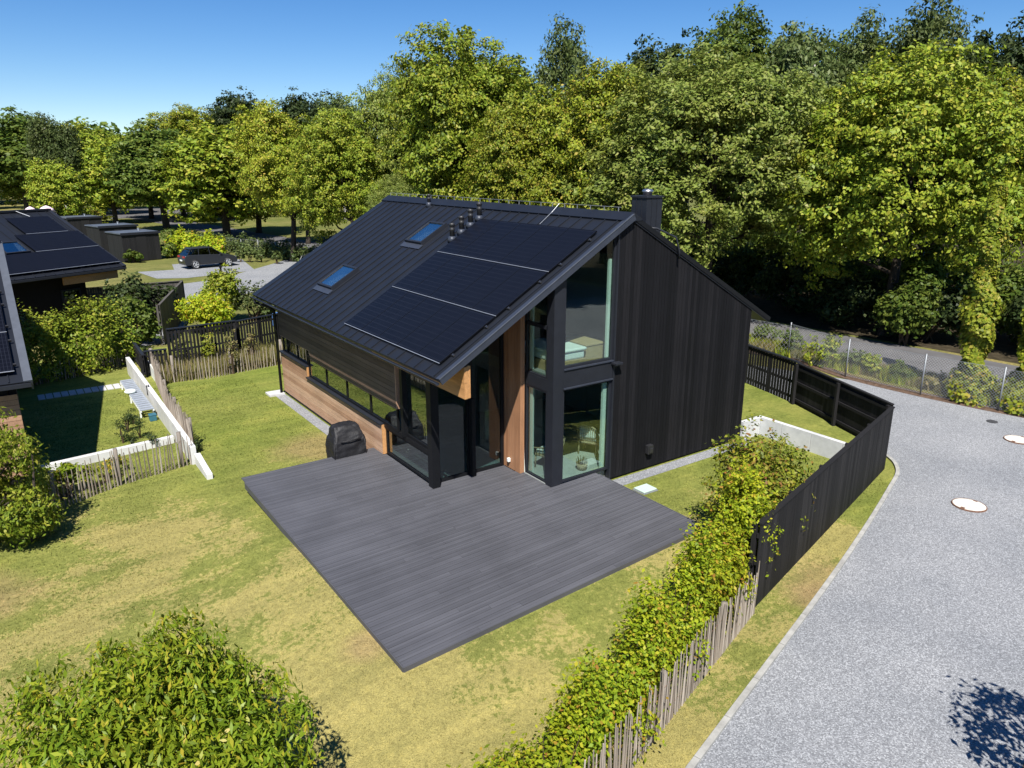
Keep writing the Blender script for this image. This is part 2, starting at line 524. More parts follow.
def np_mesh(name, verts, quads, mat, parent=None, smooth=False):
    me = bpy.data.meshes.new(name)
    nv, nq = len(verts), len(quads)
    me.vertices.add(nv)
    me.vertices.foreach_set('co', np.asarray(verts, np.float32).ravel())
    k = quads.shape[1]
    me.loops.add(nq * k)
    me.loops.foreach_set('vertex_index', quads.astype(np.int32).ravel())
    me.polygons.add(nq)
    me.polygons.foreach_set('loop_start', np.arange(0, nq * k, k, dtype=np.int32))
    me.polygons.foreach_set('loop_total', np.full(nq, k, np.int32))
    me.update(calc_edges=True)
    me.materials.append(mat)
    o = bpy.data.objects.new(name, me)
    COL.objects.link(o)
    if parent:
        o.parent = parent
    return o

def unit(a):
    return a / (np.linalg.norm(a, axis=1, keepdims=True) + 1e-9)

def leaf_quads(P, Nrm, size, aspect, rng, down=0.0, jitter=.35):
    """one folded diamond leaf at each point P, facing about Nrm"""
    k = len(P)
    nn = unit(Nrm + rng.normal(0, jitter, (k, 3)))
    t = rng.normal(0, 1, (k, 3))
    t[:, 2] -= down * 2
    t = unit(t - nn * np.sum(t * nn, 1, keepdims=True))
    w = np.cross(nn, t)
    s = size * rng.uniform(.65, 1.25, (k, 1))
    a = P - t * s * .5
    c = P + t * s * .5 - nn * s * .10
    m = P - t * s * .05 + nn * s * .06
    b_ = m + w * s * aspect * .5 - nn * s * .10
    d = m - w * s * aspect * .5 - nn * s * .10
    V = np.stack([a, b_, c, d], 1).reshape(-1, 3)
    Q = np.arange(4 * k).reshape(k, 4)
    return V, Q

def crown_points(rng, rx, ry, z0, z1, lobes, cl, lpc, tuft, lobe_r=.42, up=.5, base=-.55):
    """leaf positions and normals: lobes of foliage, each a shell of tufts"""
    zc, rz = (z0 + z1) / 2, (z1 - z0) / 2
    L, P, Nn = [], [], []
    k = 0
    while k < lobes:
        d = rng.normal(0, 1, 3); d /= np.linalg.norm(d)
        if d[2] < base:
            continue
        rr = rng.uniform(.35, .72)
        # golden-ish spread: reject close lobes
        c = d * rr
        if any(np.linalg.norm(c - q) < .20 for q in L) and rng.random() < .8:
            continue
        L.append(c); k += 1
    out = []
    for c in L:
        r = lobe_r * rng.uniform(.7, 1.2)
        d = unit(rng.normal(0, 1, (cl, 3)))
        keep = (d @ (c / np.linalg.norm(c))) > -.45
        d = d[keep]
        q = c + d * (r * rng.uniform(.58, 1.24, (len(d), 1)))
        out.append((q, d))
    Q = np.concatenate([o[0] for o in out])
    D = np.concatenate([o[1] for o in out])
    Q = Q * np.array([rx, ry, rz])
    P = np.repeat(Q, lpc, 0)
    Dn = np.repeat(D, lpc, 0)
    off = rng.normal(0, tuft, P.shape)
    off[:, 2] *= .6
    P = P + off
    P[:, 2] += zc
    Nn = unit(Dn * .7 + np.array([0, 0, up]) + rng.normal(0, .3, P.shape) + off / tuft * .25)
    lobes_xyz = np.array(L) * np.array([rx, ry, rz]) + np.array([0, 0, zc])
    return P, Nn, lobes_xyz

def make_tree(name, label, cat, seed, rx, z0, z1, lobes, cl, lpc, tuft, leaf, aspect, lm, trunk_r, bark='bark', down=.2, lobe_r=.42, loc=(0, 0, 0), up=.5, ry=None, base=-.55, limbs=True, group=None, jitter=.35, stems=1):
    rng = np.random.default_rng(seed)
    root = thing(name, (0, 0, 0), label, cat, group)
    P, Nn, L = crown_points(rng, rx, ry or rx, z0, z1, lobes, cl, lpc, tuft, lobe_r, up, base)
    V, Q = leaf_quads(P, Nn, leaf, aspect, rng, down, jitter)
    V[:, 2] = np.maximum(V[:, 2], .05)
    np_mesh('crown', V, Q, lm, root)
    tb = MB()
    top = z0 + (z1 - z0) * .72
    lean = rng.normal(0, .03, 2) * z1
    for s in range(stems):
        sx, sy = (0, 0) if s == 0 else rng.normal(0, .35, 2)
        pts = [(sx, sy, -.1), (sx * 1.1 + lean[0] * .2, sy * 1.1 + lean[1] * .2, z0 * .5 + .1), (sx * 1.6 + lean[0] * .6, sy * 1.6 + lean[1] * .6, z0 + (z1 - z0) * .3), (lean[0] + sx * 2, lean[1] + sy * 2, top)]
        tb.tube(pts, [trunk_r * 1.25, trunk_r, trunk_r * .75, trunk_r * .2], 9)
    if limbs:
        for q in L[:14]:
            h = max(z0 * .8, min(q[2] - .25 * (z1 - z0) * .5, top))
            a = Vector((lean[0] * .4, lean[1] * .4, h * .85))
            e = Vector(q)
            mid_ = (a + e) / 2 + Vector((0, 0, -.04 * z1))
            tb.tube([a, mid_, e], [trunk_r * .42, trunk_r * .28, trunk_r * .10], 6)
    tb.build('trunk', M[bark], root, True)
    root.location = loc
    return root

def bush(name, label, cat, loc, rx, ry, h, n, leaf, lm, seed, aspect=.6, group=None, lumps=7, rz=0, down=.1, stem=True, open_=0.0):
    """a shrub: leaves in clumped shell over twiggy stems"""
    rng = np.random.default_rng(seed)
    root = thing(name, (0, 0, 0), label, cat, group)
    nt_ = max(20, n // 14)
    P, Nn, L = crown_points(rng, rx, ry, -.10 * h, h, lumps, max(6, nt_ // lumps), 14, max(.05, .10 * min(rx, ry, h)), .5, .5, -.3)
    V, Q = leaf_quads(P, Nn, leaf, aspect, rng, down)
    keep = (P[:, 2] > .03)
    V = V.reshape(-1, 4, 3)[keep].reshape(-1, 3)
    np_mesh('foliage', V, np.arange(len(V)).reshape(-1, 4), lm, root)
    if stem:
        tb = MB()
        for q in L:
            a = Vector((rng.normal(0, .08) * rx, rng.normal(0, .08) * ry, -.05))
            tb.tube([a, (a + Vector(q)) / 2 + Vector((0, 0, .05 * h)), q], [.02 + .008 * h, .015 + .005 * h, .006], 5)
        tb.build('stem', M['twig'], root)
    root.location = loc
    root.rotation_euler = (0, 0, rz)
    return root

def sheet(name, pts, z, mat, kind='structure'):
    me = bpy.data.meshes.new(name)
    me.from_pydata([(p[0], p[1], z) for p in pts], [], [tuple(range(len(pts)))])
    me.materials.append(mat)
    o = bpy.data.objects.new(name, me)
    COL.objects.link(o)
    o['kind'] = kind
    return o

def ribbon(name, line, w, z, mat):
    b = MB()
    L, Rr = [], []
    for i, p in enumerate(line):
        p = Vector((*p, z))
        d = (Vector((*line[min(i + 1, len(line) - 1)], z)) - Vector((*line[max(i - 1, 0)], z))).normalized()
        s = Vector((-d.y, d.x, 0)) * (w / 2)
        L.append(p + s); Rr.append(p - s)
    k = len(line)
    b.add(L + Rr, [(i, i + k, i + k + 1, i + 1) for i in range(k - 1)])
    o = b.build(name, mat)
    # face up
    for pl in o.data.polygons:
        if pl.normal.z < 0:
            pl.flip()
    o['kind'] = 'structure'
    return o

def smoothline(pts, n=8):
    P = [Vector((*p, 0)) for p in pts]
    out = []
    for i in range(len(P) - 1):
        p0, p1, p2, p3 = P[max(i - 1, 0)], P[i], P[i + 1], P[min(i + 2, len(P) - 1)]
        for k in range(n):
            t = k / n
            q = .5 * ((2 * p1) + (p2 - p0) * t + (2 * p0 - 5 * p1 + 4 * p2 - p3) * t * t + (3 * p1 - p0 - 3 * p2 + p3) * t ** 3)
            out.append((q.x, q.y))
    out.append((P[-1].x, P[-1].y))
    return out

# ================================================================== THE SETTING
sheet('ground', [(-1500, -1500), (1500, -1500), (1500, 1500), (-1500, 1500)], -.012, M['rough'])
KERB = smoothline([(-6, 2.0), (2.0, 4.14), (7.26, 5.62), (13.84, 7.48), (18.6, 8.99), (20.4, 9.72), (21.3, 10.9), (22.3, 13.4), (23.2, 16.2), (23.6, 19.5)], 6)
lawn_o = sheet('lawn', [(-14, 1.0)] + KERB[:] + [(24.0, 30), (11.5, 36.2), (5, 38.3), (-14, 38.3)], 0.0, M['lawn'])
sheet('gravel_drive', KERB + [(26.2, 20.5), (27.9, 15.4), (27.9, 13.0), (28.3, 10.2), (28.6, 8.0), (28.8, 2.0), (33.0, -9.0), (24.0, -9.0), (17.5, 2.6), (15.5, 3.9), (12.88, 3.30), (10.86, 2.78), (6.0, 1.4), (-2, -.8), (-6, -1.9)], .008, M['gravel'])
def sstep(a, b, x):
    t = np.clip((x - a) / (b - a), 0, 1)
    return t * t * (3 - 2 * t)
def bank_z(X, Y):
    fy = 9.54 + (X - 4.5) * .0622
    dx = np.maximum(np.maximum(4.49 - X, X - 12.52), 0)
    dy = np.maximum(np.maximum(fy - Y, Y - 18.69), 0)
    dd = np.sqrt(dx * dx + dy * dy)
    side = np.where(X > 12.0, 1 - sstep(10.8, 13.2, Y), 1 - .9 * sstep(13.5, 19.2, Y))
    back = np.where(Y > 18.6, 1 - sstep(4.8, 7.0, X), 1.0)
    return .255 * (1 - sstep(0.0, 2.3, dd)) * side * back
gx, gy = np.meshgrid(np.arange(2.0, 15.01, .17), np.arange(7.0, 21.2, .17), indexing='ij')
# pull the grid lines that cross the deck border on to it
gz = bank_z(gx, gy)
nx_, ny_ = gx.shape
bv = [(float(gx[i, j]), float(gy[i, j]), float(gz[i, j]) + .0035) for i in range(nx_) for j in range(ny_)]
bf = []
for i in range(nx_ - 1):
    for j in range(ny_ - 1):
        xm, ym = gx[i, j] + .085, gy[i, j] + .085
        if 4.62 < xm < 12.38 and 9.75 + (xm - 4.5) * .0622 < ym < 18.5:
            continue
        if xm > 12.3 and ym > 13.2 or (xm > 7.0 and ym > 18.4):
            continue
        if max(gz[i, j], gz[i + 1, j], gz[i, j + 1], gz[i + 1, j + 1]) < .001:
            continue
        bf.append((i * ny_ + j, (i + 1) * ny_ + j, (i + 1) * ny_ + j + 1, i * ny_ + j + 1))
bme = MB(); bme.add(bv, bf)
o = bme.build('lawn_bank', M['lawn'], None, True); o['kind'] = 'structure'
sheet('forest_floor', [(36.4, -40), (36.6, 10), (35.4, 25), (33.4, 45), (32.2, 65), (31, 85), (60, 120), (110, 60), (100, -40)], -.004, M['litter'])
# concrete edging of the drive
kb = MB()
for i in range(len(KERB) - 1):
    a, b2 = Vector((*KERB[i], .012)), Vector((*KERB[i + 1], .012))
    d = b2 - a
    if d.length > .05:
        kb.bar(a, a + d * .985, .10, .09)
o = kb.build('kerb', M['kerbstone']); o['kind'] = 'structure'
ROAD = smoothline([(33.2, -60), (33.0, -20), (33.4, 10), (32.3, 25), (30.4, 45), (29.2, 65), (28.0, 85), (26.2, 105), (24.0, 128), (20.0, 150), (8, 168), (-20, 182)], 6)
ribbon('road', ROAD, 5.0, .004, M['asphalt'])
sheet('road_junction', [(14, 142), (30, 138), (40, 150), (52, 172), (10, 176), (0, 160)], .006, M['asphalt'])
ribbon('mulch_strip', smoothline([(28.9, 2), (28.75, 8.5), (28.4, 11), (28.15, 13.4), (28.2, 16), (28.9, 19.3), (27.6, 23)], 6), .7, .0125, M['soil'])
sheet('mulch_bed', [(10.86, 2.78), (12.88, 3.30), (15.5, 3.9), (17.5, 2.6), (20, -2), (10, -1.0), (6.0, 1.4)], -.003, M['soil'])
# gravel margin round the house walls
sheet('gravel_margin', [(7.94, 18.70), (8.33, 18.70), (8.33, 27.3), (7.94, 27.45)], .006, M['gravel'])
sheet('gravel_margin', [(12.56, 13.36), (18.85, 13.36), (18.85, 13.78), (12.56, 13.78)], .006, M['gravel'])
# raised lawn beyond the concrete retaining wall
rb = MB()
rb.prism([(19.62, 9.80, -.1), (20.0, 9.93, -.1), (21.78, 14.13, -.1), (22.54, 16.72, -.1), (23.6, 20, -.1), (23.6, 30, -.1), (18.60, 30, -.1), (18.60, 14.12, -.1), (19.62, 14.12, -.1)], (0, 0, .62))
o = rb.build('raised_lawn', M['lawn']); o['kind'] = 'structure'
# drive with the parked car and the lane to it
sheet('driveway', [(9.6, 67.6), (12.4, 67.3), (13.0, 71.2), (19.2, 71.6), (17.9, 63.0), (12.2, 61.6), (10.2, 62.6)], .002, M['gravel'])
sheet('lane', [(11.2, 58.6), (14.2, 59.6), (23.5, 69.8), (26.0, 67.0), (19.5, 53.0), (14.3, 51.8), (10.6, 48.2), (8.0, 42.6), (6.3, 38.7), (5.1, 38.7), (7.0, 42.8), (8.6, 45.6), (9.9, 52.4)], .003, M['gravel'])

# ================================================================== THE HOUSE
SL = .591
SR = .552
ZE, ZR = 3.79, 7.188
NL = Vector((-SL, 0, 1)).normalized()
TL = Vector((1, 0, SL)).normalized()
NR = Vector((SR, 0, 1)).normalized()
def rl(x, y, nn=0.0):
    return Vector((x, y, ZE + SL * (x - 7.65))) + NL * nn
def rr(x, y, nn=0.0):
    return Vector((x, y, ZR - SR * (x - 13.4))) + NR * nn
Y0, Y1 = 13.72, 27.75
house = thing('house', (13.4, 20.0, 0), 'black timber house with metal gable roof, solar panels and tall corner glazing', 'house')
H = house
# roof
r = MB()
r.hexa([rl(7.68, Y0, -.10), rl(13.4, Y0, -.10), rl(13.4, Y1, -.10), rl(7.68, Y1, -.10)], [rl(7.68, Y0), rl(13.4, Y0), rl(13.4, Y1), rl(7.68, Y1)])
r.hexa([rr(13.4, Y0 + .05, -.14), rr(19.42, Y0 + .05, -.14), rr(19.42, Y1, -.14), rr(13.4, Y1, -.14)], [rr(13.4, Y0 + .05, -.002), rr(19.42, Y0 + .05), rr(19.42, Y1), rr(13.4, Y1, -.002)])
roof = r.build('roof', M['roof'], H)
s = MB()
y = Y0 + .30
while y < Y1 - .1:
    s.bar(rl(7.70, y, .016), rl(13.28, y, .016), .028, .034, NL)
    s.bar(rr(13.5, y, .016), rr(19.40, y, .016), .028, .034, NR)
    y += .4725
s.build('standing_seams', M['roof'], roof)
rc = MB()
rc.add([rl(13.12, Y0 + .02, .05), rl(13.12, Y1, .05), (13.4, Y1, 7.25), (13.4, Y0 + .02, 7.25), rr(13.68, Y0 + .02, .05), rr(13.68, Y1, .05),
        rl(13.12, Y0 + .02, .0), rl(13.12, Y1, .0), rr(13.68, Y0 + .02, .0), rr(13.68, Y1, .0)],
       [(0, 3, 2, 1), (3, 4, 5, 2), (0, 1, 7, 6), (4, 8, 9, 5), (0, 6, 8, 4, 3), (1, 2, 5, 9, 7)])
rc.build('ridge_cap', M['roof'], roof)
vt = MB()     # sheet-metal verge: a broad flashing and a lower fascia
vt.hexa([rl(7.66, Y0 - .05, -.105), rl(13.36, Y0 - .05, -.105), rl(13.36, Y0 - .002, -.105), rl(7.66, Y0 - .002, -.105)], [rl(7.66, Y0 - .05, .06), rl(13.36, Y0 - .05, .06), rl(13.36, Y0 - .002, .06), rl(7.66, Y0 - .002, .06)])
vt.hexa([rl(7.66, Y0 - .002, .003), rl(13.36, Y0 - .002, .003), rl(13.36, Y0 + .14, .003), rl(7.66, Y0 + .14, .003)], [rl(7.66, Y0 - .002, .055), rl(13.36, Y0 - .002, .055), rl(13.36, Y0 + .14, .03), rl(7.66, Y0 + .14, .03)])
vt.build('verge_trim', M['rooftrim'], roof)
ve = MB()
ve.bar(rl(7.66, Y0 - .055, .055), rl(13.36, Y0 - .055, .055), .012, .022, NL)
ve.build('verge_lip', M['lightroof'], roof)
vr = MB()
vr.hexa([rr(13.41, Y0 + .03, -.10), rr(19.44, Y0 + .03, -.10), rr(19.44, Y0 + .047, -.10), rr(13.41, Y0 + .047, -.10)], [rr(13.41, Y0 + .03, .02), rr(19.44, Y0 + .03, .02), rr(19.44, Y0 + .047, .02), rr(13.41, Y0 + .047, .02)])
vr.build('verge_trim', M['blackpost'], roof)
gt = MB()
prof = [(.055 * math.cos(a), .055 * math.sin(a)) for a in [math.pi + math.pi * k / 8 for k in range(9)]]
outer = [(7.625 + p[0], 3.735 + p[1]) for p in prof]
inner = [(7.625 + p[0] * .86, 3.735 + p[1] * .86) for p in reversed(prof)]
gt.prism([(p[0], Y0 + .03, p[1]) for p in outer + inner], (0, Y1 - Y0 - .06, 0))
gt.build('gutter', M['trim'], roof)
ge = MB()
ge.bar((7.572, Y0 + .02, 3.742), (7.572, Y1 - .02, 3.742), .012, .014)
ge.build('gutter_bead', M['rooftrim'], roof)
dp = MB()
dp.tube([(7.62, 27.35, 3.67), (7.64, 27.32, 3.56), (8.10, 27.12, 3.36), (8.22, 27.05, 3.22), (8.22, 27.05, .02)], .05, 10)
dp.build('downpipe', M['blackpost'], H, True)
bs = MB(); bs.box(7.72, 8.30, 26.9, 27.45, .0, .07)
bs.build('drain_base', M['slab'], H)
# snow-guard wire clips and conductor along the ridge
lc = MB()
y = Y0 + .6
while y < Y1 - .2:
    lc.bar((13.4, y, 7.24), (13.4, y, 7.355), .018, .018, (0, 1, 0))
    y += .55
lc.tube([(13.4, Y0 + .5, 7.35), (13.4, Y1 - .3, 7.35)], .007, 5)
lc.build('ridge_wire', M['galv'], roof)
lw = MB(); lw.tube([rl(12.67, 16.66, .07), rl(13.15, 16.74, .08), (13.4, 16.76, 7.35)], .006, 6)
lw.build('conductor_wire', M['alu'], roof)

# solar array: three rows of five
SLANG = math.atan(SL)
pm = MB(); pm.box(-.875, .875, -.53, .53, -.018, .014)
pan0 = pm.build('solar_panel', M['solar'], None)
fm = MB()
for q in ((-.885, .885, -.541, -.5305), (-.885, .885, .5305, .541)):
    fm.box(q[0], q[1], q[2], q[3], -.02, .0165)
for q in ((-.885, -.8755, -.5305, .5305), (.8755, .885, -.5305, .5305)):
    fm.box(q[0], q[1], q[2], q[3], -.02, .0165)
fr0 = fm.build('panel_frame', M['pvframe'], None)
first = True
for row in range(3):
    s0 = .40 + row * 1.805 + .885
    xc = 7.65 + s0 * math.cos(SLANG)
    for c in range(5):
        yc = 14.21 + .541 + c * 1.088
        pnl, pf = (pan0, fr0) if first else (pan0.copy(), fr0.copy())
        if not first:
            COL.objects.link(pnl); COL.objects.link(pf)
        first = False
        pnl.parent = H
        pnl.location = rl(xc, yc, .062) - H.location
        pnl.rotation_euler = (0, -SLANG, 0)
        pf.parent = pnl
    for e in (.0, 1.77):
        if row < 2 and e > 0:
            continue
        if row == 2 and e > 0:
            continue
        xs = 7.65 + (.40 + row * 1.805 - .016 + e) * math.cos(SLANG)
        rlx = MB(); rlx.bar(rl(xs, 14.19, .08), rl(xs, 19.66, .08), .014, .010, NL)
        rlx.build('mounting_rail', M['alu'], H)
    for e in (.35, 1.42):
        xs = 7.65 + (.40 + row * 1.805 + e) * math.cos(SLANG)
        cl = MB(); cl.bar(rl(xs, 14.10, .022), rl(xs, 19.72, .022), .04, .036, NL)
        cl.build('mounting_rail', M['plastic'], H)
        ec = MB(); ec.bar(rl(xs, 14.12, .05), rl(xs, 14.15, .05), .045, .05, NL)
        ec.build('rail_clamp', M['rooftrim'], H)

def skylight(s0, s1, y0, y1):
    c = math.cos(SLANG)
    xa, xb = 7.65 + s0 * c, 7.65 + s1 * c
    f = MB()
    w = .07
    for (xs, xe, ys, ye) in ((xa, xb, y0, y0 + w), (xa, xb, y1 - w, y1), (xa, xa + w * c, y0 + w + .001, y1 - w - .001), (xb - w * c, xb, y0 + w + .001, y1 - w - .001)):
        f.hexa([rl(xs, ys, .0), rl(xe, ys, .0), rl(xe, ye, .0), rl(xs, ye, .0)], [rl(xs, ys, .13), rl(xe, ys, .13), rl(xe, ye, .13), rl(xs, ye, .13)])
    sk = f.build('skylight', M['trim'], H)
    a = w * c
    p = MB()
    p.hexa([rl(xa + a, y0 + w, .09), rl(xb - a, y0 + w, .09), rl(xb - a, y1 - w, .09), rl(xa + a, y1 - w, .09)], [rl(xa + a, y0 + w, .10), rl(xb - a, y0 + w, .10), rl(xb - a, y1 - w, .10), rl(xa + a, y1 - w, .10)])
    p.build('pane', M['skyglass'], sk)
    wl_ = MB()
    wl_.hexa([rl(xa + a, y0 + w, .036), rl(xb - a, y0 + w, .036), rl(xb - a, y1 - w, .036), rl(xa + a, y1 - w, .036)], [rl(xa + a, y0 + w, .046), rl(xb - a, y0 + w, .046), rl(xb - a, y1 - w, .046), rl(xa + a, y1 - w, .046)])
    wl_.build('shaft', M['inner'], sk)
    bl = MB()
    bl.hexa([rl(xa + a, y0 + w, .055), rl(xb - a - .10, y0 + w, .055), rl(xb - a - .38, y1 - w - .45, .055), rl(xa + a, y1 - w - .30, .055)], [rl(xa + a, y0 + w, .065), rl(xb - a - .10, y0 + w, .065), rl(xb - a - .38, y1 - w - .45, .065), rl(xa + a, y1 - w - .30, .065)])
    bl.build('white_plate', M['whitepaint'], sk)  # added white trapezoid under the glass, for the pale band in the pane
    fl = MB()
    fl.hexa([rl(xa - .18, y0 - .08, .018), rl(xa - .004, y0 - .08, .018), rl(xa - .004, y1 + .08, .018), rl(xa - .18, y1 + .08, .018)], [rl(xa - .18, y0 - .08, .038), rl(xa - .004, y0 - .08, .05), rl(xa - .004, y1 + .08, .05), rl(xa - .18, y1 + .08, .038)])
    fl.build('flashing', M['rooftrim'], sk)
skylight(1.38, 2.52, 22.70, 23.90)
skylight(4.20, 5.33, 21.03, 22.14)

def vent(x, y, h, rad):
    b0 = rl(x, y)
    p = MB()
    p.lathe([(rad, -.1), (rad, h * .55), (rad * 1.12, h * .57), (rad * 1.12, h * .66), (rad, h * .68), (rad, h * .82), (rad * 1.2, h * .84), (rad * 1.2, h * .98), (rad * .6, h)], b0, 14)
    v = p.build('vent_pipe', M['plastic'], H, True)
    k = MB(); k.lathe([(rad * 1.9, -.06), (rad * 1.7, .05), (rad * 1.25, .12)], b0 + Vector((-.01, 0, 0)), 14)
    k.build('collar', M['rooftrim'], v, True)
for x, y in ((11.69, 19.86), (12.03, 19.86), (12.36, 19.86), (12.69, 19.86)):
    vent(x, y, .52, .075)
vent(13.10, 23.83, .40, .06)

# chimney
ch = MB()
ch.box(14.30, 14.88, 14.22, 14.78, 6.2, 7.56)
chim = ch.build('chimney', M['trim'], roof)
cs = MB()
for k in range(1, 3):
    cs.box(14.30 + .58 * k / 3 - .008, 14.30 + .58 * k / 3 + .008, 14.205, 14.219, 6.3, 7.54)
    cs.box(14.285, 14.299, 14.22 + .56 * k / 3 - .008, 14.22 + .56 * k / 3 + .008, 6.3, 7.54)
cs.build('sheet_seams', M['trim'], chim)
cc = MB(); cc.box(14.27, 14.91, 14.19, 14.81, 7.562, 7.61)
cc.build('chimney_cap', M['trim'], chim)
cw = MB(); cw.lathe([(.12, 7.612), (.12, 7.69), (.15, 7.70), (.15, 7.73), (.13, 7.76), (.08, 7.78)], (14.6, 14.5, 0), 18)
cw.build('cowl', M['steel'], chim, True)
cb = MB(); cb.tube([(14.30, 14.16, 6.80), (14.55, 14.05, 6.78), (14.95, 13.72, 6.55), (15.05, 13.67, 6.20), (15.06, 13.67, 5.98)], .028, 8)
cb.build('conductor_wire', M['trim'], roof, True)

# right-hand gable of upright black boards
def under_l(x): return ZE + SL * (x - 7.65) - .145
def under_r(x): return ZR - SR * (x - 13.4) - .10
def under(x): return under_l(x) if x < 13.4 else under_r(x)
g = MB()
x = 12.98
rng0 = random.Random(3)
while x < 18.54:
    w = min(.118, 18.55 - x)
    dy = rng0.uniform(0, .006)
    a, c = x, x + w - .009
    g.hexa([(a, 13.80 + dy, .08), (c, 13.80 + dy, .08), (c, 13.84, .08), (a, 13.84, .08)],
           [(a, 13.80 + dy, under(a)), (c, 13.80 + dy, under(c)), (c, 13.84, under(c)), (a, 13.84, under(a))])
    x += .118
g.build('gable_cladding', M['blackwood'], H)
bk = MB()     # the wall behind the boards, plinth, right-hand and far walls
bk.prism([(12.97, 13.842, .03), (18.53, 13.842, .03), (18.53, 13.842, under_r(18.53) - .02), (13.4, 13.842, 6.93), (12.97, 13.842, under_l(12.97) - .02)], (0, .16, 0))
bk.box(18.36, 18.53, 14.004, 27.1, .03, under_r(18.53) - .03)
bk.prism([(8.60, 26.96, .03), (18.355, 26.96, .03), (18.355, 26.96, under_r(18.53) - .03), (13.4, 26.96, 6.9), (8.60, 26.96, under_l(8.6) - .02)], (0, .14, 0))
bk.build('wall', M['blackpost'], H)
rw = MB()
y = 13.81
while y < 27.1:
    rw.box(18.532, 18.555, y, y + .109, .08, under_r(18.56) - .02)
    y += .118
rw.build('side_cladding', M['blackwood'], H)
ca = MB(); ca.box(12.935, 12.979, 13.77, 13.93, .06, under_l(12.95) - .003)
ca.build('corner_trim', M['trim'], H)

# left-hand facade of brown lying boards
def lying(mb, y0, y1, z0, z1, x0=8.35, t=.02, h=.14):
    z = z0
    while z < z1 - .02:
        zz = min(z + h - .007, z1)
        mb.box(x0 + rng0.uniform(0, .004), x0 + t, y0, y1, z, zz)
        z += h
    return mb
lo = MB()
lying(lo, 18.42, 27.10, .12, 1.24)
lying(lo, 24.40, 27.10, 1.24, 1.64)
low = lo.build('lower_cladding', M['clad'], H)
lb = MB()
lb.box(8.372, 8.58, 18.44, 24.39, .03, 1.24)
lb.box(8.372, 8.58, 24.39, 27.09, .03, 1.63)
lb.build('wall', M['blackpost'], H)
je = MB()
je.box(8.351, 8.62, 18.385, 18.418, .36, 1.25)
je.build('end_jamb', M['orange'], H)
je = MB()
je.box(8.351, 8.60, 24.365, 24.398, 1.30, 1.64)
je.build('end_jamb', M['orange'], H)
si = MB()
si.box(8.285, 8.60, 18.40, 24.36, 1.252, 1.295)
si.box(8.285, 8.60, 24.36, 27.15, 1.642, 1.69)
si.build('window_sill', M['trim'], H)
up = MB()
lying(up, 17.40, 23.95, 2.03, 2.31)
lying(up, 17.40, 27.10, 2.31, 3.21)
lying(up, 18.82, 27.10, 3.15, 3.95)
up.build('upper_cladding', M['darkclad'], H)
ub = MB()
ub.box(8.372, 8.58, 17.42, 23.95, 2.06, 3.92)
ub.box(8.372, 8.58, 23.95, 27.09, 2.37, 3.92)
ub.build('wall', M['blackpost'], H)
ul = MB()
ul.box(8.349, 8.58, 17.40, 23.95, 2.005, 2.028)
ul.box(8.349, 8.58, 23.958, 27.10, 2.285, 2.308)
ul.build('lintel_board', M['clad'], H)
uj = MB(); uj.box(8.349, 8.58, 17.36, 17.398, 2.005, 3.3)
uj.build('end_jamb', M['clad'], H)

# windows of the long strip
def window(name, plane, fixed, a0, a1, z0, z1, mullions=(), frame=.06, depth=.07, gl='glass', mat='blackpost', tops=None):
    """plane 'x': glass in a plane x = fixed, running in y; 'y': glass in a plane y = fixed, running in x; tops: z of the top at a0 and a1"""
    t0, t1 = tops or (z1, z1)
    def top(a): return t0 + (t1 - t0) * (a - a0) / (a1 - a0)
    def P(a, d, z): return (fixed + d, a, z) if plane == 'x' else (a, fixed + d, z)
    f = MB()
    def up_(a, b2):
        f.hexa([P(a, -depth / 2, z0), P(b2, -depth / 2, z0), P(b2, depth / 2, z0), P(a, depth / 2, z0)], [P(a, -depth / 2, top(a)), P(b2, -depth / 2, top(b2)), P(b2, depth / 2, top(b2)), P(a, depth / 2, top(a))])
    up_(a0, a0 + frame); up_(a1 - frame, a1)
    for m_ in mullions:
        up_(m_ - frame / 2, m_ + frame / 2)
    e = .002
    d2 = depth / 2 - .004
    f.hexa([P(a0 + e, -d2, z0 + .001), P(a1 - e, -d2, z0 + .001), P(a1 - e, d2, z0 + .001), P(a0 + e, d2, z0 + .001)], [P(a0 + e, -d2, z0 + frame), P(a1 - e, -d2, z0 + frame), P(a1 - e, d2, z0 + frame), P(a0 + e, d2, z0 + frame)])
    f.hexa([P(a0 + e, -d2, top(a0) - frame), P(a1 - e, -d2, top(a1) - frame), P(a1 - e, d2, top(a1) - frame), P(a0 + e, d2, top(a0) - frame)], [P(a0 + e, -d2, top(a0) - .002), P(a1 - e, -d2, top(a1) - .002), P(a1 - e, d2, top(a1) - .002), P(a0 + e, d2, top(a0) - .002)])
    wn = f.build(name, M[mat], H)
    p = MB()
    q = .015
    p.hexa([P(a0 + q, -.004, z0 + q), P(a1 - q, -.004, z0 + q), P(a1 - q, .004, z0 + q), P(a0 + q, .004, z0 + q)], [P(a0 + q, -.004, top(a0) - q), P(a1 - q, -.004, top(a1) - q), P(a1 - q, .004, top(a1) - q), P(a0 + q, .004, top(a0) - q)])
    p.build('pane', M[gl], wn)
    return wn
window('strip_window', 'x', 8.44, 24.40, 27.0, 1.69, 2.32, (25.4, 26.5), .07, .06, 'glassdark')
window('strip_window', 'x', 8.44, 17.46, 24.34, 1.296, 2.01, (19.25, 21.0, 22.7), .07, .06, 'glassdark')
window('strip_window', 'x', 8.44, 23.94, 24.40, 2.012, 2.33, (), .05, .06, 'glassdark')
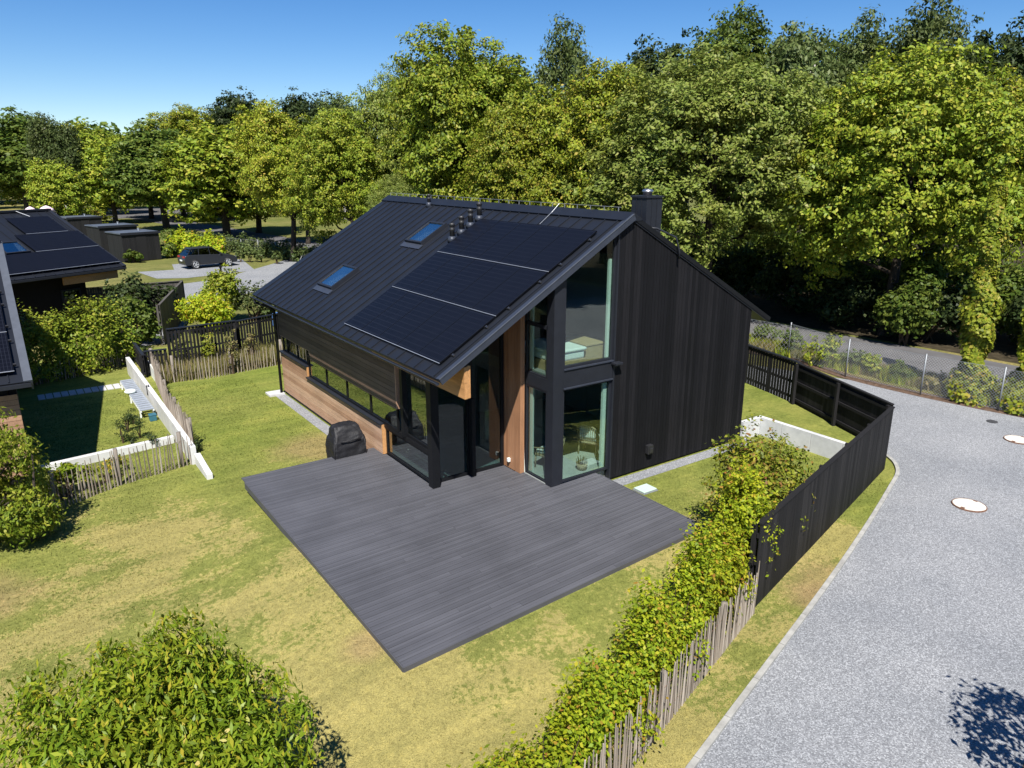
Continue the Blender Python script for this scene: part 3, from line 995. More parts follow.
# glazed corner under the eave
window('corner_window', 'x', 8.50, 15.70, 18.38, .36, 1.18, (), .07, .08, 'glassdark')
window('corner_window', 'x', 8.50, 15.70, 17.36, 1.30, 3.21, (), .08, .08, 'glassdark')
tr_ = MB(); tr_.box(8.42, 8.58, 15.70, 18.40, 1.182, 1.298)
tr_.build('transom', M['blackpost'], H)
pp = MB(); pp.box(8.36, 8.50, 17.02, 17.16, 1.30, 3.215)
pp.build('post', M['blackpost'], H)
pb = MB(); pb.box(8.36, 8.58, 15.46, 15.695, .352, 3.215)
pb.build('corner_post', M['blackpost'], H)
bm_ = MB()
z = 3.30
lying(bm_, 13.78, 18.8, 3.22, 3.99, 8.345, .08, .385)
bm_.build('eave_beam', M['orange'], H)
bx = MB(); bx.box(8.427, 8.52, 13.80, 18.8, 3.225, 4.0)
bx.build('beam_core', M['orange'], H)

# recessed front glazing
def uz(x): return under_l(x) - .02
window('terrace_door', 'y', 15.74, 8.64, 9.66, .36, 0, (), .08, .08, 'glassdoor', 'blackpost', (uz(8.64), uz(9.66)))
window('terrace_door', 'y', 15.74, 9.665, 10.74, .36, 0, (), .08, .08, 'glassdoor', 'blackpost', (uz(9.665), uz(10.74)))
dl = MB(); dl.bar((9.66, 15.60, .36), (9.66, 15.60, 2.55), .10, .16, (0, 1, 0))
dl.build('door_post', M['blackpost'], H)
# wooden side wall between recess and bay
fw = MB()
y = 14.985
while y < 15.82:
    yy = min(y + .136, 15.82)
    fw.hexa([(10.78, y, .352), (10.84, y, .352), (10.84, yy - .006, .352), (10.78, yy - .006, .352)], [(10.78, y, under_l(10.78)), (10.84, y, under_l(10.84)), (10.84, yy - .006, under_l(10.84)), (10.78, yy - .006, under_l(10.78))])
    y += .139
fw.build('recess_cladding', M['cladv'], H)
fb = MB(); fb.hexa([(10.842, 15.0, .352), (10.93, 15.0, .352), (10.93, 15.82, .352), (10.842, 15.82, .352)], [(10.842, 15.0, under_l(10.842)), (10.93, 15.0, under_l(10.93)), (10.93, 15.82, under_l(10.93)), (10.842, 15.82, under_l(10.842))])
fb.build('wall', M['cladv'], H)
wl = MB(); wl.box(10.70, 10.778, 15.42, 15.50, .55, .66)
wl.build('wall_socket', M['whitepaint'], H, bevel=.01)

# two-storey corner bay
cp_ = MB(); cp_.hexa([(10.93, 13.785, .352), (11.20, 13.785, .352), (11.20, 14.05, .352), (10.93, 14.05, .352)], [(10.93, 13.785, under_l(10.93)), (11.20, 13.785, under_l(11.2)), (11.20, 14.05, under_l(11.2)), (10.93, 14.05, under_l(10.93))])
cp_.build('corner_post', M['trim'], H)
ce = MB(); ce.hexa([(11.202, 13.80, .352), (11.27, 13.80, .352), (11.27, 13.9, .352), (11.202, 13.9, .352)], [(11.202, 13.80, under_l(11.2)), (11.27, 13.80, under_l(11.27)), (11.27, 13.9, under_l(11.27)), (11.202, 13.9, under_l(11.202))])
ce.build('corner_trim', M['trim'], H)
window('bay_window', 'y', 13.875, 11.272, 12.93, .36, 2.94, (), .06, .08, 'glass', 'trim')
window('bay_window', 'y', 13.875, 11.272, 12.93, 3.48, 0, (), .06, .08, 'glass', 'trim', (under_l(11.272) - .01, under_l(12.93) - .01))
window('bay_window', 'x', 10.99, 14.055, 14.98, .36, 2.88, (), .05, .08, 'glass', 'trim')
window('bay_window', 'x', 10.99, 14.055, 14.98, 3.20, under_l(10.97) - .01, (), .05, .08, 'glass', 'trim')
sp_ = MB()
sp_.box(11.272, 12.93, 13.80, 13.95, 2.945, 3.475)
sp_.box(10.94, 11.06, 14.052, 14.98, 2.885, 3.195)
sp_.build('spandrel', M['trim'], H)
sd = MB()
sd.box(11.272, 12.93, 13.765, 13.798, 3.44, 3.478)
sd.box(11.272, 12.93, 13.765, 13.798, 2.94, 2.975)
sd.build('spandrel_lip', M['rooftrim'], H)
tb_ = MB(); tb_.bar((10.99, 14.06, 4.52), (10.99, 14.98, 4.52), .08, .09)
tb_.build('transom', M['trim'], H)
wlp = MB(); wlp.box(12.86, 13.12, 13.60, 13.79, 3.36, 3.42); wlp.box(12.90, 13.08, 13.74, 13.796, 3.28, 3.358)
wlp.build('wall_lamp', M['trim'], H, bevel=.008)
wl2 = MB(); wl2.box(14.30, 14.50, 13.66, 13.79, .52, .78); wl2.box(14.33, 14.47, 13.63, 13.657, .56, .70)
wl2.build('outdoor_socket', M['plastic'], H, bevel=.012)

# inside
fl = MB()
fl.box(8.60, 18.35, 15.80, 26.95, .02, .352)
fl.box(10.95, 18.35, 14.0, 15.799, .02, .352)
fl.build('floor', M['tile'], H)
uf = MB(); uf.box(11.07, 18.35, 14.003, 20.0, 2.95, 3.27)
uf.build('upper_floor', M['inner'], H)
iw = MB()
iw.prism([(8.62, 20.0, .353), (18.35, 20.0, .353), (18.35, 20.0, 4.0), (13.4, 20.0, 6.9), (8.62, 20.0, 4.1)], (0, .12, 0))
iw.hexa([(14.8, 14.01, 3.272), (14.9, 14.01, 3.272), (14.9, 19.99, 3.272), (14.8, 19.99, 3.272)], [(14.8, 14.01, 5.9), (14.9, 14.01, 5.9), (14.9, 19.99, 5.9), (14.8, 19.99, 5.9)])
iw.box(15.6, 15.7, 14.01, 19.99, .353, 2.94)
iw.build('inner_wall', M['inner'], H)
cu = MB()
cu.box(12.74, 12.86, 13.93, 14.0, .36, 2.93)
cu.box(12.80, 12.88, 13.93, 14.0, 3.49, 6.1)
cu.box(11.05, 11.10, 14.80, 14.92, .36, 2.85)
cu.box(11.05, 11.10, 14.82, 14.93, 3.29, 5.2)
cu.build('window_reveal', M['mint'], H)

# ---------------------------------------------------------------- things seen inside through the glass
bed = thing('bed', (12.0, 15.0, 3.27), 'bed with white linen behind the upper corner window', 'bed')
q = MB(); q.box(11.28, 12.35, 14.22, 16.1, 3.27, 3.52); q.build('bed_frame', M['blond'], bed)
q = MB(); q.box(11.30, 12.33, 14.24, 16.08, 3.522, 3.74); q.build('mattress', M['linen'], bed, bevel=.05)
q = MB(); q.box(11.26, 12.37, 14.20, 15.3, 3.742, 3.83); q.build('duvet', M['linen'], bed, bevel=.035)
chest = thing('blanket_chest', (12.8, 14.8, 3.27), 'pale wooden chest standing behind the upper corner window', 'chest')
q = MB(); q.box(12.42, 13.05, 14.30, 15.3, 3.30, 3.80); q.build('body', M['blond'], chest, bevel=.01)
q = MB(); q.box(12.40, 13.07, 14.28, 15.32, 3.802, 3.85); q.build('lid', M['blond'], chest, bevel=.01)

def wicker_chair(loc, rz, label):
    t = thing('wicker_chair', (0, 0, 0), label, 'armchair', 'wicker armchairs behind the lower corner window')
    for sx in (-.27, .27):
        for sy in (-.25, .25):
            q = MB(); q.tube([(sx, sy, .0), (sx * .96, sy * .96, .42)], .025, 7); q.build('leg', M['wicker'], t, True)
    q = MB(); q.box(-.30, .30, -.29, .29, .36, .42); q.build('seat', M['wicker'], t, bevel=.02)
    q = MB(); q.box(-.26, .26, -.26, .24, .422, .53); q.build('cushion', M['linen'], t, bevel=.04)
    q = MB()
    for k in range(11):
        x = -.28 + .056 * k
        zz = .92 - .10 * abs(k - 5) / 5
        q.tube([(x, .27, .38), (x * 1.05, .36, zz)], .010, 5)
    q.tube([(-.30 * 1.05, .33, .80), (-.18, .36, .90), (0, .365, .93), (.18, .36, .90), (.30 * 1.05, .33, .80)], .024, 7)
    q.build('backrest', M['wicker'], t, True)
    q = MB(); q.box(-.24, .24, .22, .31, .54, .86); q.build('back_cushion', M['linen'], t, bevel=.04)
    for sx in (-1, 1):
        q = MB(); q.tube([(sx * .30, -.26, .40), (sx * .33, -.27, .60), (sx * .33, .05, .65), (sx * .31, .33, .78)], .022, 7)
        for k in range(5):
            q.tube([(sx * .31, -.18 + k * .1, .41), (sx * .33, -.18 + k * .1, .63)], .008, 5)
        q.build('armrest', M['wicker'], t, True)
    t.location, t.rotation_euler = loc, (0, 0, rz)
    return t
p1 = at(548, 466, .353); p2 = at(590, 452, .353)
wicker_chair((p1.x, p1.y, .353), R(200), 'wicker armchair with white cushion seen from behind, close to the corner post')
wicker_chair((p2.x, p2.y, .353), R(120), 'wicker armchair with white cushion turned sideways, deeper in the room')
bk_ = thing('basket', (12.35, 14.25, .353), 'low wicker basket of dried plants inside the lower corner window', 'basket')
q = MB(); q.lathe([(.13, .353), (.17, .55), (.155, .55), (.12, .37)], (12.35, 14.25, 0), 16); q.build('bowl', M['wicker'], bk_, True)
q = MB()
for k in range(26):
    a = k * 2.4; rr_ = .11 * math.sqrt(k / 26)
    q.tube([(12.35 + rr_ * math.cos(a), 14.25 + rr_ * math.sin(a), .42), (12.35 + 1.6 * rr_ * math.cos(a), 14.25 + 1.6 * rr_ * math.sin(a), .62 + .05 * (k % 3))], .008, 4)
q.build('stems', M['twig'], bk_)

# ================================================================== DECK
deck = thing('deck', (8.5, 14.0, 0), 'wide grey timber terrace deck in front of the recessed glass doors', 'deck')
DL, DN, DR = (4.53, 18.64), (4.50, 9.56), (12.50, 10.06)
def deck_front(x): return DN[1] + (DR[1] - DN[1]) * (x - DN[0]) / (DR[0] - DN[0])
q = MB()
k = 0
yb = 9.56
pitch_ = .1485
sl_d = (DR[1] - DN[1]) / (DR[0] - DN[0])
NB = 64
for i in range(NB):
    ys = yb + i * pitch_
    # boards lie along the front edge and straighten towards the house
    tilt = sl_d * max(0, 1 - i / NB)
    segs = [4.50 + .06 * 0, 12.50]
    yl = ys
    xr = 12.50
    if yl + tilt * 8 > 13.74:
        xr = 10.92 if yl < 15.0 else 10.76
    if yl > 14.95 and xr > 10.76:
        xr = 10.76
    if yl > 15.40:
        xr = 10.76 if yl < 15.62 else 8.44
    if yl > 18.50:
        xr = 8.40
    cuts = sorted([4.50] + [c for c in ([6.1 + 2.7 * ((i * 7) % 5) / 5, 9.6 + 1.6 * ((i * 3) % 4) / 4]) if c < xr - .5] + [xr])
    for j in range(len(cuts) - 1):
        a, c = cuts[j] + .002, cuts[j + 1] - .002
        dz = rng0.uniform(-.0015, .0015)
        ya, yc = ys + tilt * (a - 4.5), ys + tilt * (c - 4.5)
        w = pitch_ - .0125
        for s_ in (0, 1):        # each board has a groove along its middle
            wa, wc = w - .001 * (a - 4.5), w - .001 * (c - 4.5)
            f0, f1 = (0, .485) if s_ == 0 else (.515, 1)
            q.hexa([(a, ya + wa * f0, .325), (c, yc + wc * f0, .325), (c, yc + wc * f1, .325), (a, ya + wa * f1, .325)], [(a, ya + wa * f0, .35 + dz), (c, yc + wc * f0, .35 + dz), (c, yc + wc * f1, .35 + dz), (a, ya + wa * f1, .35 + dz)])
q.build('boards', M['deck'], deck)
q = MB()
q.prism([(4.53, 9.60, .0), (12.46, 10.10, .0), (12.46, 13.70, .0), (10.9, 13.70, .0), (10.7, 15.6, .0), (8.42, 15.6, .0), (8.3, 18.6, .0), (4.56, 18.6, .0)], (0, 0, .315))
q.build('substructure', M['plastic'], deck)
q = MB()
q.bar((4.49, 9.54, .27), (12.52, 10.04, .27), .02, .17)
q.bar((4.485, 9.55, .27), (4.485, 18.66, .27), .02, .17)
q.bar((12.515, 10.06, .27), (12.515, 13.72, .27), .02, .17)
q.bar((4.50, 18.67 + .02, .27), (8.33, 18.67 + .02, .27), .02, .17)
q.build('edge_board', M['deck'], deck)

# ================================================================== THINGS BY THE HOUSE
# barbecue under its cover
g0 = at(345, 466)
bbq = thing('covered_barbecue', (7.55, 19.15, 0), 'barbecue under a black fabric cover between deck and facade', 'barbecue')
def rounded(cx, cy, hx, hy, z, n=4, r=.09):
    out = []
    for qx, qy, a0 in ((1, 1, 0), (-1, 1, 90), (-1, -1, 180), (1, -1, 270)):
        for k in range(n):
            a = R(a0 + 90 * k / (n - 1))
            out.append((cx + qx * (hx - r) + r * math.cos(a), cy + qy * (hy - r) + r * math.sin(a), z))
    return out
rings = []
rngc = random.Random(11)
for (z, hx, hy, oy) in ((.06, .56, .34, 0), (.30, .57, .35, 0), (.60, .56, .34, 0), (.80, .55, .33, .0), (.90, .50, .31, .02), (1.06, .45, .26, .06), (1.20, .40, .20, .09), (1.235, .32, .14, .10)):
    ring = rounded(7.55, 19.15 + oy, hx * .9, hy, z)
    ring = [(x + rngc.uniform(-.018, .018), y + rngc.uniform(-.018, .018), zz + rngc.uniform(-.012, .012)) for x, y, zz in ring]
    rings.append(ring)
q = MB()
k = len(rings[0])
vs = [p for rg in rings for p in rg]
fs = [(i * k + j, i * k + (j + 1) % k, (i + 1) * k + (j + 1) % k, (i + 1) * k + j) for i in range(len(rings) - 1) for j in range(k)] + [tuple((len(rings) - 1) * k + j for j in range(k))]
q.add(vs, fs)
cv = q.build('cover', M['cover'], bbq, True)
sb_ = cv.modifiers.new('sub', 'SUBSURF'); sb_.levels = sb_.render_levels = 3
tx_ = bpy.data.textures.new('folds', 'CLOUDS'); tx_.noise_scale = .22; tx_.noise_depth = 2
dm_ = cv.modifiers.new('folds', 'DISPLACE'); dm_.texture = tx_; dm_.strength = .09; dm_.mid_level = .5
q = MB()
for sx in (-.42, .42):
    for sy in (-.24, .24):
        q.tube([(7.55 + sx, 19.15 + sy, 0), (7.55 + sx, 19.15 + sy, .12)], .035, 8)
q.build('wheels', M['plastic'], bbq)
q = MB()
q.tube([(7.25, 18.79, .84), (7.55, 18.775, .83), (7.85, 18.79, .84)], .018, 6)
q.tube([(7.05, 18.80, .80), (7.04, 18.79, .45), (7.06, 18.80, .12)], .014, 6)
q.tube([(7.98, 18.81, .80), (8.0, 18.79, .45), (7.99, 18.8, .12)], .014, 6)
q.build('cover_seam', M['cover'], bbq, True)

hp = at(664, 487)
hatch = thing('utility_lid', (13.32, 12.75, 0), 'small pale green square lid in the lawn beside the deck', 'lid')
q = MB(); q.box(13.05, 13.58, 12.53, 12.98, 0, .06); q.build('rim', M['galv'], hatch, bevel=.015)
q = MB(); q.box(13.08, 13.55, 12.56, 12.95, .062, .10); q.build('lid', M['hatch'], hatch, bevel=.012)

# concrete retaining wall with joints
rt = thing('retaining_wall', (19.55, 12.0, 0), 'low L-shaped pale concrete wall between gable and black fence', 'retaining wall')
yy = 9.93
for seg in (.98, 1.03, 1.03, .925):
    q = MB(); q.box(19.46, 19.61, yy, yy + seg - .012, -.1, .60); q.build('wall_panel', M['concrete'], rt, bevel=.006)
    yy += seg
q = MB(); q.box(18.60, 19.448, 13.745, 13.895, -.1, .60); q.build('wall_panel', M['concrete'], rt, bevel=.006)

# black board fence along the drive
def board_fence(name, label, a, b, z0, ztop, inside, posts, group=None, wood='fencewood', gap=.004, board=.12, rails=(.25, 1.0, 1.62), facing=True, cap=True):
    """close upright boards from a to b with rails and posts on the side 'inside' (+1 left of a>b, -1 right)"""
    a, b = Vector((*a, 0)), Vector((*b, 0))
    d = (b - a).normalized()
    s = Vector((-d.y, d.x, 0)) * inside
    L = (b - a).length
    t = thing(name, tuple(a + Vector((0, 0, z0))), label, 'fence', group)
    q = MB()
    x = 0.0
    rg = random.Random(int(L * 100))
    while x < L - .01:
        w = min(board, L - x)
        p0, p1 = a + d * x, a + d * (x + w - gap)
        dz = rg.uniform(-.008, .008)
        off = s * rg.uniform(0, .004)
        th = s * .020
        q.hexa([p0 + off + Vector((0, 0, z0)), p1 + off + Vector((0, 0, z0)), p1 + th + Vector((0, 0, z0)), p0 + th + Vector((0, 0, z0))] if inside > 0 else [p0 + th + Vector((0, 0, z0)), p1 + th + Vector((0, 0, z0)), p1 + off + Vector((0, 0, z0)), p0 + off + Vector((0, 0, z0))],
               [p0 + off + Vector((0, 0, ztop + dz)), p1 + off + Vector((0, 0, ztop + dz)), p1 + th + Vector((0, 0, ztop + dz)), p0 + th + Vector((0, 0, ztop + dz))] if inside > 0 else [p0 + th + Vector((0, 0, ztop + dz)), p1 + th + Vector((0, 0, ztop + dz)), p1 + off + Vector((0, 0, ztop + dz)), p0 + off + Vector((0, 0, ztop + dz))])
        x += board
    q.build('board_panel', M[wood], t)
    for h in rails:
        q = MB(); q.bar(a + s * .045 + Vector((0, 0, h)), b + s * .045 + Vector((0, 0, h)), .045, .09); q.build('rail', M[wood], t)
    if cap:
        q = MB(); q.bar(a + s * .03 + Vector((0, 0, ztop + .03)), b + s * .03 + Vector((0, 0, ztop + .03)), .11, .03); q.build('cap_rail', M[wood], t)
    for k in range(posts):
        f = k / max(1, posts - 1)
        p = a + d * (.05 + (L - .10) * f) + s * .125
        q = MB(); q.bar(p + Vector((0, 0, z0 - .05)), p + Vector((0, 0, ztop + .0)), .09, .09, (d.x, d.y, 0)); q.build('post', M[wood], t)
    return t
FC, FB, FA = (20.0, 9.86), (21.83, 14.13), (22.62, 16.9)
board_fence('black_fence', 'long black upright-board fence beside the grass verge of the drive', (11.05, 7.56), FC, .02, 1.86, 1, 6, rails=(.45, 1.05, 1.62))
board_fence('black_fence', 'two-bay black fence behind the concrete wall, its rails facing the house', (20.03, 9.90), FB, .0, 1.92, 1, 3, rails=(.68, 1.28, 1.78))
# slatted piece behind the house corner
def slat_fence(name, label, a, b, z0, ztop, slat=.09, gap=.05, rails=(.3, 1.0, 1.7), wood='fencewood', posts=2, group=None, cap=True):
    a, b = Vector((*a, 0)), Vector((*b, 0))
    d = (b - a).normalized(); s = Vector((-d.y, d.x, 0)); L = (b - a).length
    t = thing(name, tuple(a + Vector((0, 0, z0))), label, 'fence', group)
    q = MB(); x = 0
    while x < L - slat:
        p0, p1 = a + d * x, a + d * (x + slat)
        zl, zh = Vector((0, 0, z0 + .04)), Vector((0, 0, ztop))
        q.hexa([p0 + zl, p1 + zl, p1 + s * .02 + zl, p0 + s * .02 + zl], [p0 + zh, p1 + zh, p1 + s * .02 + zh, p0 + s * .02 + zh])
        x += slat + gap
    q.build('slat_panel', M[wood], t)
    for h in rails:
        q = MB(); q.bar(a + s * .048 + Vector((0, 0, z0 + h)), b + s * .048 + Vector((0, 0, z0 + h)), .05, .08); q.build('rail', M[wood], t)
    if cap:
        q = MB(); q.bar(a + s * .02 + Vector((0, 0, ztop + .025)), b + s * .02 + Vector((0, 0, ztop + .025)), .12, .045); q.build('cap_rail', M['trim'] if wood == 'fencewood' else M[wood], t)
    for k in range(posts):
        p = a + d * (.06 + (L - .12) * k / max(1, posts - 1)) + s * .125
        q = MB(); q.bar(p + Vector((0, 0, z0)), p + Vector((0, 0, ztop)), .10, .10, (d.x, d.y, 0)); q.build('post', M[wood], t)
    return t
slat_fence('black_fence', 'black slatted fence with daylight between slats, behind the far corner of the gable wall', (22.62, 17.2), (21.83, 14.18), .45, 1.95, .11, .035, (.25, .78, 1.4), posts=3)

# chestnut paling fences
def paling(label, line, h, gap=.085, group=None, seed=1, z=0.0, post_every=2.0, post_h=1.2, pale=.036, hv=.12):
    rg = random.Random(seed)
    t = thing('paling_fence', (line[0][0], line[0][1], z), label, 'fence', group)
    q, wq = MB(), MB()
    pts = [Vector((*p, z)) for p in line]
    acc = 0.0
    posts = []
    nextpost = 0.05
    dist = 0.0
    for i in range(len(pts) - 1):
        a, b = pts[i], pts[i + 1]
        d = b - a; L = d.length; d.normalize()
        s = Vector((-d.y, d.x, 0))
        while acc < L:
            p = a + d * acc
            lean = d * rg.uniform(-.05, .05) + s * rg.uniform(-.03, .03)
            hh = h * rg.uniform(1 - hv, 1 + hv)
            r0 = pale * rg.uniform(.4, .62)
            q.tube([p, p + lean * .5 + Vector((0, 0, hh * .5)), p + lean + Vector((0, 0, hh))], [r0, r0, r0 * .55], 5)
            if dist + acc >= nextpost:
                posts.append((p + s * .06)); nextpost += post_every
            acc += gap * rg.uniform(.75, 1.3)
        dist += L
        acc -= L
        for hz in (.28, .78):
            wq.tube([a + Vector((0, 0, h * hz)), b + Vector((0, 0, h * hz))], .003, 4)
    q.build('pales', M['picket'], t)
    wq.build('wire', M['rust'], t)
    for p in posts:
        q = MB(); q.tube([p + Vector((0, 0, -.05)), p + Vector((0, 0, post_h))], .055, 8); q.build('post', M['post'], t, True)
    return t
paling('split-pale fence beside the gravel drive, under the trimmed beech hedge', [(2.6, 5.04), (6.52, 6.10), (11.02, 7.50)], 1.02, .072, seed=4, post_every=2.4, post_h=1.0)
paling('pale fence of split sticks running from the far corner down to the white wall end', [(4.72, 33.1), (4.45, 30.0), (4.15, 26.5), (4.05, 22.5)], 1.02, .062, seed=5, post_every=2.5, post_h=1.0)
paling('open pale fence in front of the white kerb wall, half hidden by the bushy tree', [(-3.2, 19.7), (.30, 20.5), (1.85, 21.25), (3.95, 21.75)], 1.0, .095, seed=6, post_every=1.75, post_h=1.05)
paling('pale fence closing the tall-grass bed beside the far house corner', [(4.72, 33.1), (4.75, 31.2), (6.4, 30.9), (9.6, 31.4), (10.8, 31.9)], .9, .115, seed=8, post_every=2.3, post_h=1.1)
paling('pale fence standing in the long hedge by the neighbouring lawn', [(-1.6, 33.4), (1.9, 34.2), (4.3, 35.4)], .85, .10, seed=9, post_every=2.2, post_h=.95)

# white walls of the neighbouring garden
ww = thing('white_wall', (3.9, 27.0, 0), 'long white rendered garden wall sloping down towards the lawn', 'garden wall')
q = MB()
q.hexa([(3.80, 21.65, -.1), (3.95, 21.65, -.1), (4.02, 33.6, -.1), (3.87, 33.6, -.1)], [(3.80, 21.65, .55), (3.95, 21.65, .55), (4.02, 33.6, .72), (3.87, 33.6, .72)])
q.build('wall', M['white'], ww, bevel=.008)
q = MB(); q.bar((3.875, 28.6, .70), (3.91, 28.6, .70), .06, .06); q.bar((3.83, 28.6, .35), (3.835, 28.6, .72), .05, .03); q.build('bracket', M['blackpost'], ww)
w3 = thing('white_wall', (3.9, 20.9, 0), 'short low white wall stub projecting into the big lawn', 'garden wall')
q = MB(); q.hexa([(3.88, 20.25, -.1), (4.04, 20.25, -.1), (4.04, 21.62, -.1), (3.88, 21.62, -.1)], [(3.88, 20.25, .16), (4.04, 20.25, .16), (4.04, 21.62, .34), (3.88, 21.62, .34)]); q.build('wall', M['white'], w3, bevel=.008)
w2 = thing('white_wall', (1.9, 23.8, 0), 'low white kerb wall behind the open pale fence', 'garden wall')
q = MB(); q.hexa([(-1.6, 23.0, -.1), (3.75, 23.85, -.1), (3.75, 24.02, -.1), (-1.6, 23.2, -.1)], [(-1.6, 23.0, .28), (3.75, 23.85, .22), (3.75, 24.02, .22), (-1.6, 23.2, .28)]); q.build('wall', M['white'], w2, bevel=.008)
w4 = thing('white_edging', (4.62, 31.6, 0), 'thin white upright edging beside the top of the stick fence', 'edging')
q = MB(); q.hexa([(4.52, 29.2, 0), (4.58, 29.2, 0), (4.68, 33.2, 0), (4.62, 33.2, 0)], [(4.52, 29.2, .40), (4.58, 29.2, .40), (4.68, 33.2, .55), (4.62, 33.2, .55)]); q.build('board', M['whitepaint'], w4)

# stepping-slab path
sp = thing('slab_path', (2.3, 31.8, 0), 'path of pale concrete slabs from the neighbouring house to the white wall', 'path')
for i in range(13):
    x = .55 + i * .255
    q = MB(); q.box(x, x + .22, 31.45, 32.15, .004, .03); q.build('slab', M['slab'], sp)

# slatted lounger lying along the white wall
bn = thing('garden_bench', (3.5, 29.5, 0), 'blue-grey slatted lounger beside the white wall', 'lounger')
q = MB()
for i in range(17):
    y = 26.9 + i * .27
    q.box(3.30, 3.74, y, y + .15, .30, .335)
q.build('slats', M['fabricpad'], bn)
q = MB(); q.bar((3.32, 26.9, .27), (3.32, 31.4, .27), .05, .06); q.bar((3.72, 26.9, .27), (3.72, 31.4, .27), .05, .06); q.build('frame', M['whitepaint'], bn)
for y in (27.1, 29.1, 31.2):
    for x in (3.32, 3.72):
        q = MB(); q.box(x - .025, x + .025, y - .025, y + .025, 0, .24); q.build('leg', M['whitepaint'], bn)
cu_ = thing('cushion', (3.1, 30.1, .34), 'round white cushion on the slatted lounger', 'cushion')
q = MB(); q.lathe([(.05, .34), (.18, .36), (.20, .41), (.16, .45), (.05, .47)], (3.36, 29.3, 0), 16); q.build('pad', M['linen'], cu_, True)
tl_ = thing('storage_box', (3.62, 26.6, 0), 'small teal plastic box at the near end of the slatted lounger', 'box')
q = MB(); q.box(3.50, 3.72, 26.45, 26.70, 0, .20); q.build('body', M['teal'], tl_, bevel=.02)
q = MB(); q.box(3.49, 3.73, 26.44, 26.71, .202, .23); q.build('lid', M['teal'], tl_, bevel=.01)

# manholes and drain in the drive
def manhole(p, r, label):
    t = thing('manhole', (p.x, p.y, .01), label, 'manhole')
    q = MB(); q.lathe([(r, .006), (r, .035), (r * .98, .045), (r * .945, .045), (r * .94, .02)], (p.x, p.y, 0), 40); q.build('ring', M['rust'], t)
    q = MB(); q.lathe([(r * .935, .006), (r * .935, .04), (r * .88, .048)], (p.x, p.y, 0), 40); q.build('lid', M['manlid'], t)
    q = MB()
    for sg in (-1, 1):
        q.bar((p.x + sg * r * .84, p.y - .05, .047), (p.x + sg * r * .84, p.y + .05, .047), .07, .012)
    q.build('lifting_slot', M['rust'], t)
manhole(at(969, 506), .40, 'round pale manhole lid with rusty ring in the middle of the drive')
manhole(at(1018, 440.5), .40, 'round pale manhole lid farther up the drive by the wire fence')
p = at(992, 422)
t = thing('drain_grate', (p.x, p.y, .01), 'small dark iron drain cover in the gravel near the wire fence', 'drain cover')
q = MB(); q.lathe([(.17, .005), (.17, .03), (.15, .032)], (p.x, p.y, 0), 24); q.build('rim', M['iron'], t)
q = MB()
for k in range(6):
    q.box(p.x - .12, p.x + .12, p.y - .11 + k * .04, p.y - .09 + k * .04, .03, .04)
q.build('bars', M['iron'], t)

# chain-link fence along the road
def chainlink(label, line, h, post_pts, mesh=.11):
    t = thing('chainlink_fence', (*line[0], 0), label, 'fence')
    q = MB()
    P = [Vector((*p, 0)) for p in line]
    cum = [0]
    for i in range(len(P) - 1):
        cum.append(cum[-1] + (P[i + 1] - P[i]).length)
    def pos(s):
        s = max(0, min(cum[-1], s))
        for i in range(len(P) - 1):
            if s <= cum[i + 1]:
                return P[i].lerp(P[i + 1], (s - cum[i]) / max(1e-6, cum[i + 1] - cum[i]))
        return P[-1]
    n = int(cum[-1] / mesh)
    nz = 6
    for k in range(-int(h / mesh), n + 1):
        for dr in (1, -1):
            pts = []
            for j in range(nz + 1):
                z = h * j / nz
                s = k * mesh + (z if dr > 0 else h - z)
                if -.001 <= s <= cum[-1] + .001:
                    pts.append(pos(s) + Vector((0, 0, .06 + z)))
            for j in range(len(pts) - 1):
                a, b = pts[j], pts[j + 1]
                d = (b - a).normalized()
                u = d.cross(Vector((1, .2, 0)).normalized()).normalized() * .0034
                q.add([a - u, a + u, b + u, b - u], [(0, 1, 2, 3)])
    q.build('wire_mesh', M['meshwire'], t)
    q = MB()
    for z in (.08, h + .04):
        q.tube([p + Vector((0, 0, z)) for p in P], .007, 5)
    q.build('wire', M['galv'], t)
    for p in post_pts:
        q = MB(); q.tube([(p[0], p[1], -.05), (p[0], p[1], h + .12)], .028, 8); q.build('post', M['galv'], t, True)
    return t
CL = [(28.85, 2.0), (28.6, 7.6), (28.45, 10.4), (28.1, 12.96), (28.08, 16.02), (29.0, 19.4)]
chainlink('galvanised chain-link fence between gravel drive and road', CL, 1.5, CL)
CL2 = [(29.0, 19.4), (28.2, 30), (26.5, 45), (24.8, 58), (23.0, 68.0), (20.6, 76.5), (17.5, 84)]
chainlink('distant chain-link fence running beside the road past the parked car', CL2, 1.4, [CL2[0]] + [(CL2[i][0] + (CL2[i + 1][0] - CL2[i][0]) * f, CL2[i][1] + (CL2[i + 1][1] - CL2[i][1]) * f) for i in range(6) for f in (.33, .66, 1)], .22)

